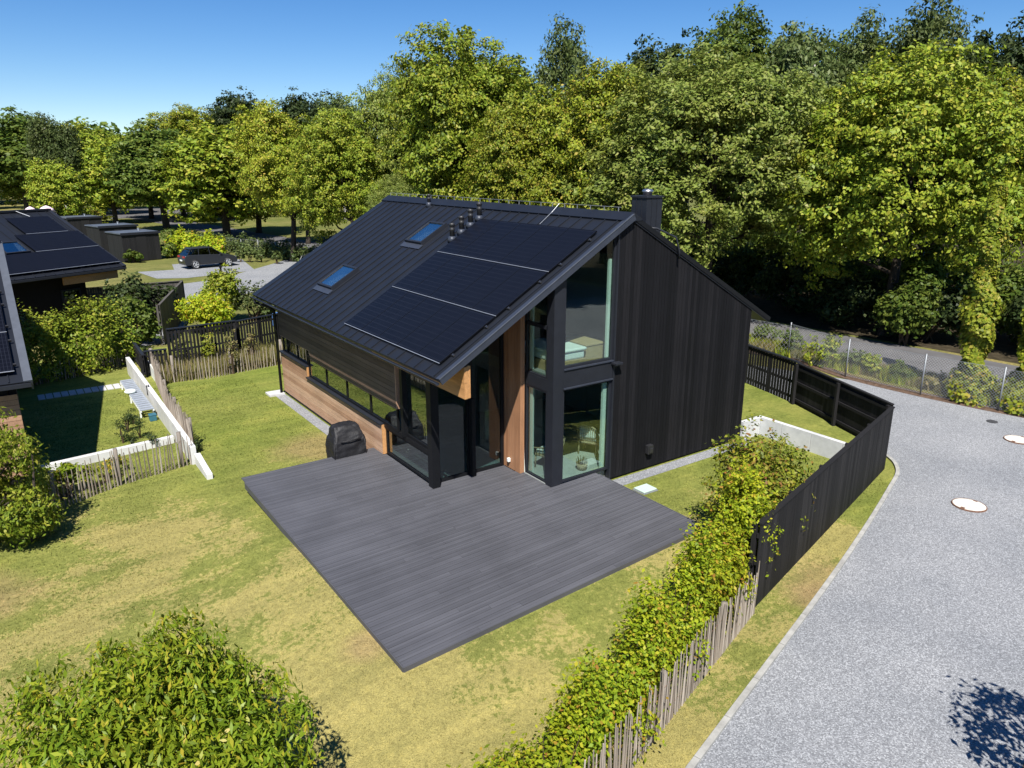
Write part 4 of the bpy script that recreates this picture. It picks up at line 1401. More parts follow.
# ================================================================== FAR SIDE OF THE GARDEN
slat_fence('black_gate', 'tall black slatted gate panel behind the tall-grass bed', tuple(at(172, 373)[:2]), tuple(at(240, 362)[:2]), .0, 1.85, .09, .055, (.25, .95, 1.7), posts=3)
slat_fence('black_fence', 'short low black slatted fence left of the tall gate panel', tuple(at(147, 377)[:2]), tuple(at(170, 374)[:2]), .0, 1.05, .09, .06, (.2, .85), posts=2)
slat_fence('black_fence', 'black slatted fence between the gate panel and the far house corner', tuple(at(241, 360)[:2]), tuple(at(284, 350)[:2]), .0, 1.75, .10, .045, (.3, .9, 1.55), posts=3)
a_, b_ = at(147, 378), at(128, 350)
slat_fence('black_fence', 'low black fence running back beside the yellow-green shrub', (a_.x, a_.y), (b_.x, b_.y), .0, .95, .12, .01, (.2, .8), posts=2)
board_fence('grey_fence', 'weathered dark grey board fence beside the shaded lane', tuple(at(165, 345)[:2]), tuple(at(187, 314)[:2]), .0, 1.95, 1, 4, wood='greywood')
board_fence('grey_fence', 'dark grey board fence behind the neighbouring shrubs, end towards the drive', tuple(at(187, 314)[:2]), (3.5, 46.2), .0, 1.95, 1, 3, wood='greywood')

EXTRA = []
# parked car
car = thing('parked_car', (0, 0, 0), 'dark grey estate-style car parked on the pale gravel pad', 'car')
def car_build(t, paint):
    L2, W = 2.35, .93
    side = [(-2.32, .42), (-2.36, .75), (-2.28, 1.05), (-1.9, 1.12), (-.9, 1.10), (.6, 1.04), (1.15, 1.00), (2.0, .88), (2.30, .72), (2.36, .48), (2.30, .30), (-2.25, .30)]
    vs, fs = [], []
    cols = [(-W, .0), (-W * .985, .06)]
    q = MB()
    secs = [(-W, .93), (-W * .96, 1.0), (W * .96, 1.0), (W, .93)]
    k = len(side)
    for yv, sc in secs:
        for x, z in side:
            q.v.append((x * (1 if sc == 1 else .985), yv, .62 + (z - .62) * (1 if sc == 1 else .88)))
    for i in range(3):
        for j in range(k):
            q.f.append((i * k + j, i * k + (j + 1) % k, (i + 1) * k + (j + 1) % k, (i + 1) * k + j))
    q.f.append(tuple(range(k))); q.f.append(tuple(3 * k + j for j in reversed(range(k))))
    o = q.build('body', paint, t, False, .04)
    # greenhouse
    q = MB()
    low = [(-2.15, 1.06), (1.12, 1.0)]
    topx = (-1.55, .15)
    b4 = [(-2.18, -.86, 1.04), (1.10, -.86, 1.0), (1.10, .86, 1.0), (-2.18, .86, 1.04)]
    t4 = [(-1.62, -.66, 1.56), (.18, -.68, 1.59), (.18, .68, 1.59), (-1.62, .66, 1.56)]
    q.hexa(b4, t4)
    q.build('window_glass', M['carglass'], t, False, .03)
    q = MB(); q.hexa([(-1.80, -.68, 1.555), (.24, -.70, 1.585), (.24, .70, 1.585), (-1.80, .68, 1.555)], [(-1.6, -.60, 1.63), (.05, -.62, 1.655), (.05, .62, 1.655), (-1.6, .60, 1.63)])
    q.build('roof', paint, t, False, .02)
    q = MB()
    for sy in (-1, 1):
        for (xb, xt) in ((1.10, .20), (-.05, -.12), (-1.10, -1.0), (-2.16, -1.66)):
            q.bar((xb, sy * .872, 1.0), (xt, sy * .70, 1.58), .05, .05, (1, 0, 0))
        q.bar((-1.66, sy * .70, 1.575), (.22, sy * .71, 1.605), .05, .03)
    q.build('pillar', paint, t)
    for x in (-1.42, 1.52):
        for sy in (-1, 1):
            yc = sy * .84
            w = MB(); w.lathe([(.22, -.11), (.335, -.11), (.35, -.07), (.35, .07), (.335, .11), (.22, .11)], (0, 0, 0), 24)
            w.v = [(x + a, yc + c, .35 + b2) for a, b2, c in w.v]
            wo_ = w.build('wheel', M['plastic'], t, True)
            w = MB()
            for k2 in range(5):
                an = 2 * math.pi * k2 / 5
                w.bar((x, yc + sy * .105, .35), (x + .23 * math.cos(an), yc + sy * .11, .35 + .23 * math.sin(an)), .075, .02, (0, 1, 0))
            w.tube([(x + .235 * math.cos(a), yc + sy * .11, .35 + .235 * math.sin(a)) for a in [2 * math.pi * i / 20 for i in range(21)]], .018, 5, False)
            w.build('rim', M['alu'], wo_)
            ar = MB()
            ar.tube([(x + .40 * math.cos(a), sy * .925, .36 + .40 * math.sin(a)) for a in [math.pi * i / 10 for i in range(11)]], .03, 5)
            ar.build('wheel_arch', M['plastic'], t)
    for sy in (-1, 1):
        q = MB(); q.box(-2.37, -2.22, sy * .62 - .2, sy * .62 + .2, .90, 1.02); q.build('tail_light', M['tail'], t)
        q = MB(); q.box(2.14, 2.30, sy * .62 - .2, sy * .62 + .2, .68, .78); q.build('headlight', M['alu'], t)
        q = MB(); q.box(.78, .95, sy * .93 - .09, sy * .93 + .09, 1.02, 1.16); q.build('wing_mirror', paint, t)
    q = MB(); q.box(-2.385, -2.36, -.27, .27, .62, .74); q.build('number_plate', M['whitepaint'], t)
    q = MB(); q.box(-1.98, -1.90, -.5, .5, 1.50, 1.55); q.build('spoiler', paint, t)
    q = MB(); q.box(-1.05, 1.15, -.945, -.93, .36, .44); q.box(-1.05, 1.15, .93, .945, .36, .44); q.build('sill_trim', M['plastic'], t)
M['tail'] = plain('red_lamp_plastic', (.35, .02, .02), .3, .05)
M['carpaint'] = plain('dark_grey_car_paint', (.022, .025, .031), .3, .05, 2, .2, .5)
M['carpaint2'] = plain('blue_black_car_paint', (.02, .03, .045), .28, .05, 2, .4, .6)
car_build(car, M['carpaint'])
wa, wb = at(197, 269), at(231, 266)
car.scale = (.95, .97, 1.06)
car.location = ((wa.x + wb.x) / 2 - .25, (wa.y + wb.y) / 2 + .85, 0.004)
car.rotation_euler = (0, 0, math.atan2(wb.y - wa.y, wb.x - wa.x))
cp2 = dup(car, (21.6, 58.3, .004), R(52), label='second dark car parked beyond the far eave of the house, mostly hidden by the roof')

# sheds
def shed(cx, cy, w, d, h, rz, label, group='flat-roofed black sheds'):
    t = thing('garden_shed', (0, 0, 0), label, 'shed', group)
    q = MB(); x = -w / 2
    rg = random.Random(int(cx * 10))
    for (ax, n_, half) in (('x', w, d / 2), ('y', d, w / 2)):
        for sg in (-1, 1):
            u = -n_ / 2
            while u < n_ / 2 - .02:
                e = min(u + .15, n_ / 2)
                o_ = half + rg.uniform(0, .008)
                if ax == 'x':
                    q.box(u, e - .012, min(sg * half, sg * o_ + sg * .02), max(sg * half, sg * o_ + sg * .02), .05, h)
                else:
                    q.box(min(sg * half, sg * o_ + sg * .02), max(sg * half, sg * o_ + sg * .02), u, e - .012, .05, h)
                u += .15
    q.build('wall', M['shed'], t)
    q = MB(); q.box(-w / 2 + .01, w / 2 - .01, -d / 2 + .01, d / 2 - .01, 0, h - .02); q.build('core', M['shed'], t)
    q = MB(); q.box(-w / 2 - .12, w / 2 + .12, -d / 2 - .12, d / 2 + .12, h + .002, h + .10); q.build('roof', M['shedroof'], t)
    q = MB(); q.box(-w / 2 - .14, w / 2 + .14, -d / 2 - .15, -d / 2 - .122, h - .08, h + .13); q.build('roof_edge', M['trim'], t)
    q = MB(); q.box(-w / 2 - .14, w / 2 + .14, d / 2 + .122, d / 2 + .15, h - .08, h + .13); q.build('roof_edge', M['trim'], t)
    q = MB(); q.box(-.45, .45, -d / 2 - .05, -d / 2 - .03, .05, h - .25); q.build('door', M['shed'], t)
    q = MB(); q.lathe([(.07, h + .1), (.07, h + .26), (.11, h + .27), (.11, h + .31)], (w * .25, d * .2, 0), 10); q.build('roof_vent', M['alu'], t)
    t.location = (cx, cy, 0); t.rotation_euler = (0, 0, rz)
    return t
for sx_, sy_, r_, h_, lb_ in ((14.0, 76.4, .9, 1.5, 'green bush at the corner of the nearest black shed'), (10.4, 74.4, .8, 1.2, 'low green bush in front of the nearest black shed'), (15.0, 83.5, 1.6, 2.3, 'round green bush behind the laurel hedge and the sheds')):
    EXTRA.append((sx_, sy_, r_, h_, lb_))
s1 = at(134, 262)
shed(s1.x + .5, s1.y + 1.9, 3.3, 3.2, 2.5, R(14), 'nearest flat-roofed black shed, in front of the bright laurel hedge')
s2 = at(110, 255)
shed(s2.x + .9, s2.y + 3.2, 3.6, 3.2, 2.6, R(14), 'middle flat-roofed black shed, partly hidden behind the nearest one')
s3 = at(85, 241)
shed(s3.x - .2, s3.y + .5, 3.6, 3.4, 2.7, R(14), 'farthest black shed, rising over the verge of the neighbouring solar roof')

# neighbouring houses
def solar_house(name, label, e0, e1, r1, ze, zr, panels, wall_in, verge='trim', sky_at=None, rng_seed=1, ridge_things=True):
    """roof plane from the eave e0>e1 up to a ridge parallel to it; r1 is the ridge point above e1"""
    e0, e1, r1 = Vector((*e0, ze)), Vector((*e1, ze)), Vector((*r1, zr))
    r0 = e0 + (r1 - e1)
    t = thing(name, (e1.x, e1.y, 0), label, 'house')
    d = (e1 - e0).normalized(); up_ = (r1 - e1); SLn = up_.length; up_.normalize()
    n_ = d.cross(up_).normalized()
    if n_.z < 0: n_ = -n_
    back = Vector((up_.x, up_.y, 0)).normalized()
    def q_(a, b): return e0 + d * a + up_ * b
    L = (e1 - e0).length
    q = MB()
    q.hexa([e0 - n_ * .2, e1 - n_ * .2, r1 - n_ * .2, r0 - n_ * .2], [e0, e1, r1, r0])
    run = (r1 - e1).dot(back)
    rb0, rb1 = r0 + back * run + Vector((0, 0, ze - zr)), r1 + back * run + Vector((0, 0, ze - zr))
    n2 = Vector((back.x * n_.dot(Vector((0, 0, 1))) * 0, 0, 1))
    q.hexa([r0 - Vector((0, 0, .21)), r1 - Vector((0, 0, .21)), rb1 - Vector((0, 0, .21)), rb0 - Vector((0, 0, .21))], [r0 - Vector((0, 0, .002)), r1 - Vector((0, 0, .002)), rb1, rb0])
    rf = q.build('roof', M['roof'], t)
    q = MB(); a = .3
    while a < L - .3:
        q.bar(q_(a, .03) + n_ * .015, q_(a, SLn - .1) + n_ * .015, .028, .03, n_); a += .475
    q.build('standing_seams', M['roof'], rf)
    q = MB()
    q.hexa([q_(L - .16, -.03) + n_ * .003, q_(L + .04, -.03) + n_ * .003, q_(L + .04, SLn) + n_ * .003, q_(L - .16, SLn) + n_ * .003], [q_(L - .16, -.03) + n_ * .05, q_(L + .04, -.03) + n_ * .06, q_(L + .04, SLn) + n_ * .06, q_(L - .16, SLn) + n_ * .05])
    q.hexa([q_(L + .003, -.03) - n_ * .25, q_(L + .04, -.03) - n_ * .25, q_(L + .04, SLn) - n_ * .25, q_(L + .003, SLn) - n_ * .25], [q_(L + .003, -.03), q_(L + .04, -.03), q_(L + .04, SLn), q_(L + .003, SLn)])
    q.build('verge_trim', M[verge], rf)
    q = MB(); q.bar(q_(0, -.06) - Vector((0, 0, .06)), q_(L, -.06) - Vector((0, 0, .06)), .10, .10); q.build('gutter', M['trim'], rf)
    q = MB(); q.bar(r0 + Vector((0, 0, .05)), r1 + Vector((0, 0, .05)), .3, .10); q.build('ridge_cap', M['roof'], rf)
    for (a0, b0, na, nb) in panels:
        for i in range(na):
            for j in range(nb):
                o_ = pan0.copy(); COL.objects.link(o_)
                f_ = fr0.copy(); COL.objects.link(f_)
                o_.parent = t; f_.parent = o_
                mtx = Matrix((up_, -d, n_)).transposed().to_4x4()
                p = q_(a0 + .541 + i * 1.088, b0 + .885 + j * 1.79) + n_ * .12
                o_.matrix_local = Matrix.Translation(p - t.location) @ mtx
        for j in range(nb):
            q = MB(); q.bar(q_(a0, b0 + j * 1.79 - .012) + n_ * .137, q_(a0 + na * 1.088, b0 + j * 1.79 - .012) + n_ * .137, .02, .014, n_); q.build('mounting_rail', M['alu'], t)
        for j in range(nb):
            for e in (.3, 1.4):
                q = MB(); q.bar(q_(a0 + na * 1.088 - .02, b0 + j * 1.79 + e) + n_ * .1, q_(a0 + na * 1.088 + .07, b0 + j * 1.79 + e) + n_ * .1, .05, .06, n_); q.build('rail_clamp', M['plastic'], t)
    # walls
    w0, w1 = q_(wall_in[0], 0), q_(L - wall_in[1], 0)
    inn = wall_in[2]
    f0 = Vector((w0.x, w0.y, 0)) + back * inn; f1 = Vector((w1.x, w1.y, 0)) + back * inn
    b1 = Vector((w1.x, w1.y, 0)) + back * (2 * run - inn); b0 = Vector((w0.x, w0.y, 0)) + back * (2 * run - inn)
    zi = ze + inn * (zr - ze) / run - .26
    mids = (f1 + b1) / 2, (f0 + b0) / 2
    for (pa, pb, pm) in ((f1, b1, mids[0]), (f0, b0, mids[1])):
        q = MB()
        q.prism([pa, pb, pb + Vector((0, 0, zi)), pm + Vector((0, 0, zr - .3)), pa + Vector((0, 0, zi))], -d * .2 if pa is f1 else d * .2)
        q.build('gable_wall', M['blackwood'], t)
    for (pa, pb) in ((f0, f1), (b0, b1)):
        q = MB()
        q.bar((pa + d * .21) + Vector((0, 0, zi / 2)), (pb - d * .21) + Vector((0, 0, zi / 2)), .2, zi)
        q.build('wall', M['blackwood'], t)
    return t, q_, L, n_, up_, d, f0, f1, zi, back, SLn

nb = solar_house('neighbouring_house', 'black neighbouring house with solar roof and one roof window, behind the tall hedge', (-4.2, 37.7), (5.57, 42.9), (3.0, 48.4), 3.4, 6.05, [(3.33, .30, 7, 1), (7.69, 2.12, 3, 1), (8.25, 3.94, 2, 1)], (.3, 1.5, 1.3))
t, q_, L, n_, up_, d, f0, f1, zi, back, SLn = nb
q = MB()
for (x0_, x1_, y0_, y1_) in ((0, 1.15, 0, .07), (0, 1.15, 1.05, 1.12), (0, .07, .071, 1.049), (1.08, 1.15, .071, 1.049)):
    pb4 = [q_(6.38 + x0_, 2.25 + y0_), q_(6.38 + x1_, 2.25 + y0_), q_(6.38 + x1_, 2.25 + y1_), q_(6.38 + x0_, 2.25 + y1_)]
    q.hexa(pb4, [p + n_ * .12 for p in pb4])
sk = q.build('skylight', M['trim'], t)
q = MB(); pb4 = [q_(6.45, 2.32), q_(7.46, 2.32), q_(7.46, 3.30), q_(6.45, 3.30)]; q.hexa([p + n_ * .08 for p in pb4], [p + n_ * .09 for p in pb4]); q.build('pane', M['skyglass'], sk)
q = MB(); pb4 = [q_(7.08, 2.32), q_(7.46, 2.32), q_(7.46, 3.30), q_(7.28, 3.30)]; q.hexa([p + n_ * .02 for p in pb4], [p + n_ * .03 for p in pb4]); q.build('white_plate', M['whitepaint'], sk)  # added white wedge below the pane, for its pale band
q = MB(); q.lathe([(.07, -.1), (.07, .25), (.10, .26), (.10, .42), (.05, .45)], q_(6.9, 4.3), 12); q.build('vent_pipe', M['plastic'], t, True)
q = MB(); q.bar(Vector((f1.x, f1.y, 3.02)) - back * 1.0 - d * 1.7, Vector((f1.x, f1.y, 3.02)) - back * 1.0 + d * 1.2, .08, .40); q.build('eave_beam', M['orange'], t)
q = MB(); q.tube([q_(L - 1.9, SLn - .05) + n_ * .1, q_(L - 1.5, SLn - .75) + n_ * .08], .018, 6); q.build('conductor_wire', M['alu'], t)
# upright window of the shaded facade
q = MB(); q.bar(Vector((f1.x, f1.y, 1.9)) - d * 1.4 - back * .12, Vector((f1.x, f1.y, 1.9)) - d * .4 - back * .12, .05, 1.1); wn_ = q.build('window', M['trim'], t)
q = MB(); q.bar(Vector((f1.x, f1.y, 1.9)) - d * 1.32 - back * .155, Vector((f1.x, f1.y, 1.9)) - d * .48 - back * .155, .015, .95); q.build('pane', M['glassdark'], wn_)

na_ = solar_house('neighbouring_house', 'nearest black neighbouring house, only its light roof edge and solar panels showing', (-9.5, 22.43), (.30, 22.43), (.30, 29.0), 2.95, 6.0, [(4.05, .35, 5, 3)], (.3, .35, .55), verge='lightroof')
t, q_, L, n_, up_, d, f0, f1, zi, back, SLn = na_
q = MB(); lying_z = .3
while lying_z < 2.5:
    q.bar(Vector((f0.x, f0.y - .125, lying_z)), Vector((f1.x, f1.y - .125, lying_z)), .03, .135); lying_z += .145
q.build('cladding', M['clad'], t)
q = MB(); q.bar(Vector((f1.x + .0, f1.y - .06, 2.78)) - d * .8, Vector((f1.x + .3, f1.y - .06, 2.78)), .10, .10); q.build('gutter_bracket', M['trim'], t)

# flowers: two pale bundles on the ridge of the farther roof
for (px, py, lb) in ((47, 213, 'larger pink-and-white parasol top seen over the neighbouring ridge'), (31, 214, 'smaller pink-and-white parasol top seen over the neighbouring ridge')):
    p = far(px, py, 48)
    ps = thing('parasol', (p.x, p.y, 0), lb, 'parasol')
    rr_ = .46 if px == 47 else .38
    q = MB(); q.lathe([(rr_, p.z + .12), (rr_ * .85, p.z + .26), (rr_ * .5, p.z + .38), (.03, p.z + .46)], (p.x, p.y, 0), 12); q.build('canopy', M['pinkwhite'], ps, True)
    q = MB(); q.tube([(p.x, p.y, 0), (p.x, p.y, p.z + .3)], .025, 8); q.build('pole', M['alu'], ps)

# ================================================================== PLANTS
# --- tree kinds, each built once (unit trees are 14 m tall unless said otherwise)
PROTO = {}
def proto(key, **kw):
    PROTO[key] = dict(kw)
made = {}
def tree(key, label, px, top, width, d, group=None, rz=None, z0=0.0, cat='tree'):
    """a tree of kind key whose top shows at pixel (px, top) at forward distance d, width in pixels"""
    p = far(px, top, d)
    kw = PROTO[key]
    hgt = (p.z - z0) * (1.07 if d < 100 else 1.03)
    scale_px = FOC / (d * 1.04)
    rad = width / 2 / scale_px * (1.14 if d > 80 else 1.04)
    sx = rad / kw['rx']; sz = hgt / kw['H']
    loc = (p.x, p.y, z0)
    rz = random.uniform(0, 6.28) if rz is None else rz
    if key not in made:
        k2 = {k: v for k, v in kw.items() if k != 'H'}
        r = make_tree(kw.get('name', 'tree'), label, cat, **{k: v for k, v in k2.items() if k != 'name'})
        made[key] = r
        r.location, r.rotation_euler, r.scale = loc, (0, 0, rz), (sx, sx, sz)
        if group: r['group'] = group
    else:
        r = dup(made[key], loc, rz, (sx, sx, sz), label, group)
        if not group and 'group' in r:
            del r['group']
    return r

proto('limeA', name='deciduous_tree', H=14, seed=11, rx=5.4, z0=.6, z1=14, lobes=30, cl=70, lpc=58, tuft=.23, leaf=.20, aspect=.62, lm=LEAF['lime'], trunk_r=.28, lobe_r=.36, up=.55)
proto('limeB', name='deciduous_tree', H=14, seed=12, rx=5.4, z0=.6, z1=14, lobes=32, cl=66, lpc=58, tuft=.23, leaf=.20, aspect=.62, lm=LEAF['gold'], trunk_r=.28, lobe_r=.34, up=.55)
proto('paleA', name='deciduous_tree', H=14, seed=13, rx=5.6, z0=.6, z1=14, lobes=34, cl=74, lpc=56, tuft=.21, leaf=.18, aspect=.55, lm=LEAF['pale'], trunk_r=.28, lobe_r=.34, up=.6)
proto('roundA', name='deciduous_tree', H=14, seed=14, rx=5.0, z0=1.3, z1=14, lobes=24, cl=56, lpc=30, tuft=.32, leaf=.40, aspect=.62, lm=LEAF['lime'], trunk_r=.34, lobe_r=.38, base=-.8)
proto('roundB', name='deciduous_tree', H=14, seed=15, rx=5.0, z0=1.2, z1=14, lobes=26, cl=54, lpc=30, tuft=.32, leaf=.40, aspect=.62, lm=LEAF['mid'], trunk_r=.34, lobe_r=.36, base=-.8)
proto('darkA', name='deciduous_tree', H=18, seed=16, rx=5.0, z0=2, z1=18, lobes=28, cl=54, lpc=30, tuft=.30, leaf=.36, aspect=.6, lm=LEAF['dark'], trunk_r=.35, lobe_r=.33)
proto('midA', name='deciduous_tree', H=18, seed=17, rx=5.2, z0=2, z1=18, lobes=28, cl=54, lpc=30, tuft=.30, leaf=.34, aspect=.6, lm=LEAF['mid'], trunk_r=.35, lobe_r=.33)
proto('birch', name='birch_tree', H=20, seed=18, rx=3.6, z0=3, z1=20, lobes=34, cl=34, lpc=18, tuft=.36, leaf=.34, aspect=.45, lm=LEAF['olive'], trunk_r=.2, bark='barkpale', lobe_r=.24, down=.7, up=.2)
proto('oliveA', name='deciduous_tree', H=18, seed=19, rx=4.6, z0=2, z1=18, lobes=32, cl=44, lpc=18, tuft=.38, leaf=.38, aspect=.5, lm=LEAF['olive'], trunk_r=.3, bark='barkpale', lobe_r=.28, down=.4, up=.35)

# front row beyond the road
tree('limeA', 'broad bright yellow-green tree overhanging the road beyond the gravel drive, foremost on that side', 925, 52, 205, 37)
tree('paleA', 'big pale-leaved tree beyond the road, just behind and beside the chimney', 722, 50, 235, 42)
tree('limeB', 'yellowing tree behind the ridge between the roof and the pale-leaved tree', 598, 66, 150, 47)
tree('limeA', 'large lime-green tree rising behind the middle of the house roof, tallest of its row', 468, 30, 165, 54, rz=1.0)
tree('limeB', 'yellow-green tree close beside the bright tree at the frame edge, behind its crown', 1010, 70, 170, 44)
tree('paleA', 'pale tree filling the gap between chimney tree and roadside tree, in second line', 826, 92, 150, 52)
tree('limeB', 'golden-leaved tree behind the left third of the house roof', 278, 102, 100, 68)
tree('limeA', 'lime-green tree behind the far end of the house roof', 342, 112, 105, 62, rz=2.2)
tree('paleA', 'pale olive tree standing behind the ridge between two lime-green trees', 402, 66, 110, 64)
tree('paleA', 'small pale tree just over the ridge vent pipe', 395, 176, 62, 50, rz=.7)
tree('limeB', 'golden tree just behind the ridge near the four vent pipes', 520, 108, 120, 47)
# roadside trees on visible trunks
tree('roundA', 'round roadside tree whose trunk stands behind the parked car', 215, 130, 98, 90, 'roadside trees by the distant road')
tree('roundB', 'round dark-centred roadside tree left of the one behind the car', 154, 127, 84, 102, 'roadside trees by the distant road')
tree('roundA', 'roadside tree with a leaning trunk, above the farthest shed', 103, 138, 60, 114, 'roadside trees by the distant road')
tree('roundB', 'roadside tree with slender trunk just beyond the leaning one', 141, 142, 58, 126, 'roadside trees by the distant road')
tree('roundA', 'small bright round tree over the ridge of the neighbouring solar roof', 52, 163, 48, 92, 'roadside trees by the distant road')
# behind them
tree('limeB', 'tall olive-gold tree topping the row behind the roadside trees', 172, 101, 80, 128)
tree('roundB', 'broad tree behind the neighbouring ridge at the picture edge', 10, 113, 90, 120)
tree('oliveA', 'thin spire-topped tree standing out of the left-hand row', 48, 106, 44, 110)
tree('roundA', 'broad olive tree between the spire-topped tree and the roadside row', 84, 124, 66, 136)
tree('roundA', 'low round tree in the far left row beside the spire-topped one', 30, 135, 60, 126)
tree('limeB', 'golden-green tree filling the row between the car tree and the roof', 300, 138, 74, 84)
tree('roundB', 'green tree low in the row behind the two roadside trees', 190, 150, 70, 120)
tree('roundA', 'tree closing the row above the car, right of its neighbours', 250, 140, 70, 98)
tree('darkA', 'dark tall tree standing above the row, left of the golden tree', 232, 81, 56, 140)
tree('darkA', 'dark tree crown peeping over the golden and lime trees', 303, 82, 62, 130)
tree('oliveA', 'olive crown behind the far end of the house roof row', 338, 86, 52, 120)
# tall back row on the wood side
BACK = 'tall trees in the back row of the wood'
tree('birch', 'slender olive birch rising behind the row above the middle of the ridge', 566, 14, 62, 74, BACK)
tree('darkA', 'dark conifer-like tree in the back row above the chimney', 662, 28, 92, 66, BACK)
tree('midA', 'deep green tree in the back row right of the dark conifer-like one', 742, 6, 100, 68, BACK)
tree('oliveA', 'olive willow-like tree in the back row over the pale-leaved tree', 812, 12, 96, 64, BACK)
tree('birch', 'thin-crowned birch in the back row, left of the tallest birch', 874, 8, 84, 66, BACK)
tree('birch', 'tallest pale-stemmed birch of the back row over the roadside tree', 938, -14, 84, 64, BACK)
tree('darkA', 'dark tree in the back row at the picture edge, beside the tallest birch', 1004, 12, 90, 66, BACK)
tree('midA', 'green tree in the back row between birches', 840, 34, 90, 74, BACK)
tree('darkA', 'dark tree of the back row behind the lime-green house tree', 500, 52, 90, 88, BACK)
tree('darkA', 'dark tree in the back row left of the slender birch', 610, 54, 80, 84, BACK)
tree('midA', 'green tree in the back row, just left of the olive willow-like one', 780, 40, 90, 84, BACK)
tree('oliveA', 'olive tree in the back row filling in below the tallest birch', 905, 38, 100, 78, BACK)
tree('midA', 'green tree in the back row beyond the picture-edge dark tree', 975, 48, 90, 80, BACK)
tree('oliveA', 'olive tree in the back row beside the dark conifer-like tree', 700, 50, 80, 80, BACK)
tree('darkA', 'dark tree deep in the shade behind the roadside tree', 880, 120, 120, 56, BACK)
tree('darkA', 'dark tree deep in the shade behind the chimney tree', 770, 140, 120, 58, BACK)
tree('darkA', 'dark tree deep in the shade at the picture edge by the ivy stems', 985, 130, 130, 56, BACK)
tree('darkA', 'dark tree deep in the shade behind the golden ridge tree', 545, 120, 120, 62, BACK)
# a far wood on the horizon, one mass
rng = np.random.default_rng(77)
WP, WN = [], []
for i in range(190):
    px_ = rng.uniform(-160, 620)
    dd = rng.uniform(146, 250)
    p = far(px_, 150, dd)
    hh = rng.uniform(13, 19)
    P, Nn, L_ = crown_points(rng, 5.5, 5.5, 0.5, hh, 9, 20, 6, .7, .42)
    P = P + np.array([p.x, p.y, 0])
    WP.append(P); WN.append(Nn)
WP = np.concatenate(WP); WN = np.concatenate(WN)
V, Q = leaf_quads(WP, WN, 1.2, .7, rng)
o = np_mesh('woodland', V, Q, LEAF['mid'])
tag(o, 'far-off green wood closing the horizon behind the roadside trees', 'woodland', kind='stuff')

MIR = 'trees right of the drive, outside the picture, mirrored in the upper corner window'
for x, y in ((33, -15), (40, -14), (27, -16), (45, -22), (36, -23), (24, -22)):
    dup(made['midA'], (x, y, 0), x * .7, (1, 1, .75), 'dense green tree right of the drive, mirrored in the upper corner window', MIR)

# understorey in the shade along the far side of the road
k = 0
UND = 'shady bushes along the far side of the road'
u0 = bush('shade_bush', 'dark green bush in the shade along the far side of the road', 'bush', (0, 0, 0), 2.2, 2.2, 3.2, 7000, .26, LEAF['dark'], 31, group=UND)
u0.location = (38.6, 9.0, 0)
for i, y in enumerate((4.5, 13, 17.5, 22, 26.5, 31, 36, 41)):
    x = 38.4 + .9 * math.sin(i * 2.1) - max(0, y - 25) * .10
    dup(u0, (x, y, 0), i * 1.3, (1, 1, .8 + .25 * ((i * 37) % 10) / 10))
u1 = bush('shade_bush', 'leafy green bush in the shade along the road, second line', 'bush', (0, 0, 0), 2.6, 2.6, 4.2, 7000, .28, LEAF['mid'], 32, group='second line of shady bushes along the road')
u1.location = (42, 15, 0)
for i, y in enumerate((2, 6.5, 11, 19.5, 24, 28.5, 33, 37.5, 42, 48, 54)):
    dup(u1, (42.0 + (i % 3) * .9 - max(0, y - 25) * .1, y, 0), i * 1.7, (1.1, 1.1, 1 + .2 * (i % 2)))

# ivy-clad stems at the wire fence
def ivy(px, py, h, r, label, seed, lean=(.6, .4)):
    p = at(px, py)
    t = thing('ivy_stem', (p.x, p.y, 0), label, 'ivy column')
    rng = np.random.default_rng(seed)
    n_ = 13000
    z = rng.random(n_) ** .9 * h
    a = rng.uniform(0, 2 * np.pi, n_)
    lump = 1 + .30 * np.sin(z * 2.1 + 1.0) + .22 * np.sin(z * 4.7 + a * 2)
    taper = np.clip(1.15 - .65 * z / h, .25, 1.1)
    rad = r * taper * lump * rng.uniform(.6, 1.12, n_)
    P = np.stack([rad * np.cos(a) + lean[0] * z / h, rad * np.sin(a) + lean[1] * z / h, z], 1)
    Nn = np.stack([np.cos(a), np.sin(a), np.full(n_, .5)], 1)
    V, Q = leaf_quads(P, Nn, .15, .75, rng, .3)
    np_mesh('foliage', V, Q, LEAF['gold'], t)
    q = MB(); q.tube([(p.x, p.y, -.1), (p.x + lean[0] * .5, p.y + lean[1] * .5, h * .5), (p.x + lean[0], p.y + lean[1], h * .97)], [.14, .11, .05], 8)
    q.build('trunk', M['bark'], t, True)
    return t
ivy(968, 400, 7.8, .52, 'tall leaning column of bright ivy at the wire fence', 41, (.2, .35))
ivy(1024, 410, 4.4, .62, 'shorter ivy-covered stem at the picture edge behind the wire fence', 42, (.3, .1))
p = at(897, 352)
bush('roadside_bush', 'green bush reaching down over the road under the bright tree', 'bush', (p.x + 1.6, p.y + .6, 0), 1.25, 1.25, 3.4, 6500, .2, LEAF['mid'], 43)
VG = 'low bushes on the weedy verge at the wire fence'
